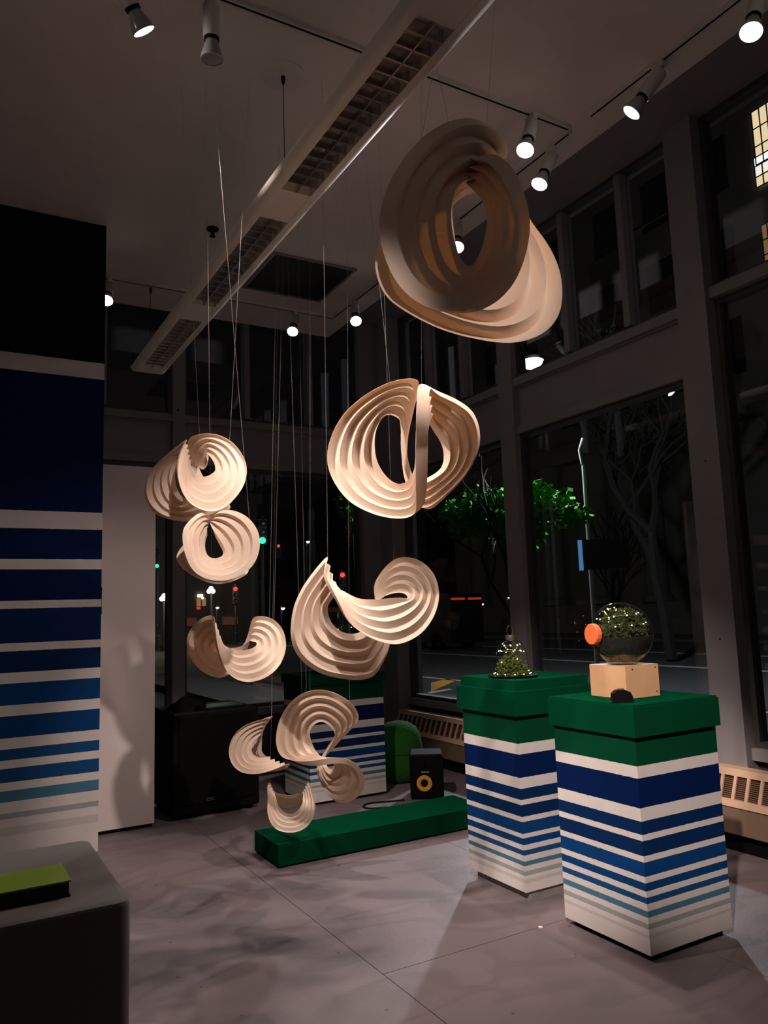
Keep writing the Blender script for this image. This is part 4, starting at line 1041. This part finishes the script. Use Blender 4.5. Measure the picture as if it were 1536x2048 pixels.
# ---- trees
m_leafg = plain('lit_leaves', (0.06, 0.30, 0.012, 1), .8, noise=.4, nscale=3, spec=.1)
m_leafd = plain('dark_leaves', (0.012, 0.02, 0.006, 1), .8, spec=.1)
m_bark = plain('bark', (0.005, 0.0045, 0.004, 1), .9, noise=.4, nscale=6)
def leaf_cloud(parent, blobs, n, size, mat, seed):
    rnd = random.Random(seed); b = MB()
    tot = sum(r ** 2 for *_, r in blobs)
    for (x, y, z, r) in blobs:
        for _ in range(int(n * r * r / tot)):
            d = Vector((rnd.gauss(0, 1), rnd.gauss(0, 1), rnd.gauss(0, .7))); d.normalize()
            c = Vector((x, y, z)) + d * r * rnd.uniform(.35, 1.0)
            u = Vector((rnd.gauss(0, 1), rnd.gauss(0, 1), rnd.gauss(-.3, .6))).normalized()
            v = u.cross(Vector((rnd.gauss(0, 1), rnd.gauss(0, 1), rnd.gauss(0, 1)))).normalized()
            s = size * rnd.uniform(.6, 1.3); k = len(b.v)
            b.v += [tuple(c), tuple(c + u * s * .5 + v * s * .35), tuple(c + u * s), tuple(c + u * s * .5 - v * s * .35)]
            b.f.append((k, k + 1, k + 2, k + 3))
    o = b.build('foliage', mat, parent); o['kind'] = 'stuff'; return o
def branchy(parent, base, height, depth, seed, r0=.12, spread=.5):
    rnd = random.Random(seed); b = MB(); tips = []
    def grow(p, d, L, r, lev):
        pts = [p]; q = Vector(p); dd = Vector(d)
        for k in range(3):
            dd = (dd + Vector((rnd.gauss(0, .12), rnd.gauss(0, .12), rnd.gauss(.03, .06)))).normalized()
            q = q + dd * L / 3; pts.append(q.copy())
        b.tube([tuple(x) for x in pts], [r, r * .9, r * .8, r * .68], 5)
        if lev == 0: tips.append(q.copy()); return
        for k in range(3 if lev > 1 else 2):
            nd = (dd + Vector((rnd.gauss(0, spread), rnd.gauss(0, spread), rnd.gauss(.15, .2)))).normalized()
            grow(q if k else pts[2], nd, L * rnd.uniform(.6, .8), r * .62, lev - 1)
    grow(Vector(base), Vector((0, 0, 1)), height, r0, depth)
    b.build('trunk', m_bark, parent)
    return tips
c0 = OO + ray(1048, 1030) * 12.5
t = thing('street_tree', 'small street tree with bright green leaves lit by the street lamp', 'tree', (c0[0], c0[1], -.05))
zc = c0[2] + .05
branchy(t, (0, 0, 0), zc * .62, 3, 5, .05, .6)
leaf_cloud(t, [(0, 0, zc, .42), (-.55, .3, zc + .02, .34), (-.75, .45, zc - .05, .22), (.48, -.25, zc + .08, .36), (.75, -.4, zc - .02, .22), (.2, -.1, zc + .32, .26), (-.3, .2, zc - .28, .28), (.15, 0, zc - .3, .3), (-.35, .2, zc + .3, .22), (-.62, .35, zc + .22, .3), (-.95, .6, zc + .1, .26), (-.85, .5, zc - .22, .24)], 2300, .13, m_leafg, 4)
c0 = OO + ray(704, 1018) * 12
t = thing('street_tree', 'little sprig of green leaves of a tree below the vertical-banded sculpture', 'tree', (c0[0], c0[1], -.05))
zc = c0[2] + .05
MB().tube([(0.2, .3, 0), (.1, .2, zc * .6), (0, 0, zc)], [.05, .035, .01], 6).build('trunk', m_bark, t)
leaf_cloud(t, [(0, 0, zc, .16), (.08, 0, zc - .16, .12), (-.12, .05, zc + .1, .14), (.1, 0, zc + .2, .12)], 260, .10, m_leafg, 14)
c0 = onz(1340, 1265, GZ0); d0 = 21.0
b0 = OO + ray(1340, 1290) * d0
t = thing('street_tree', 'tall dark branching tree outside the right window', 'tree', (b0[0], b0[1], -.10))
tips = branchy(t, (0, 0, 0), 3.6, 5, 21, .17, .45)
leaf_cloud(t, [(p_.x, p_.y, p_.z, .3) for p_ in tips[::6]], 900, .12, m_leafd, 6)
b0 = OO + ray(1232, 1268) * 36
t = thing('street_tree', 'dark bare tree behind the round globe terrarium', 'tree', (b0[0], b0[1], -.10))
tips = branchy(t, (0, 0, 0), 2.6, 4, 33, .12, .4)
# ---- invented dark van whose tail lights stand in for a red light trail
p = OO + ray(934, 1197) * 31; va = math.radians(97)
t = thing('van', 'made-up dark van, its red tail lights standing for a light trail beyond the curled paper lobe', 'van', (p[0] + 2.45 * math.cos(va), p[1] + 2.45 * math.sin(va), GZ0), va)
m_car = plain('car_paint', (0.006, 0.006, 0.007, 1), .4, spec=.2)
body = [(-2.4, .3), (2.4, .3), (2.45, 1.0), (1.85, 1.2), (1.25, 2.15), (1.0, 2.25), (-2.3, 2.25), (-2.4, 2.1)]
MB().prism(body, 'y', -.88, .88).build('body', m_car, t)
MB().prism([(.2, 1.25), (1.65, 1.22), (1.15, 2.0), (.2, 2.0)], 'y', -.886, .886).build('side_glass', m_winD, t)
MB().box(-2.42, -2.39, -.6, .6, 1.35, 1.7).build('rear_glass', m_winD, t)
for (x, y) in ((-1.5, -.88), (1.5, -.88), (-1.5, .68), (1.5, .68)):
    MB().lathe([(0, 0), (.34, 0), (.34, .2), (0, .2)], 18, Matrix.Translation((x, y, .34)) @ frame_to((0, 1, 0))).build('wheel', m_blackm, t)
m_tail = emit('tail_red', (1.0, 0.06, 0.025), .4)
zz = p[2] - GZ0
for y in (-.46, .46): MB().box(-2.43, -2.39, y - .36, y + .36, zz - .05, zz + .04).build('tail_light', m_tail, t)
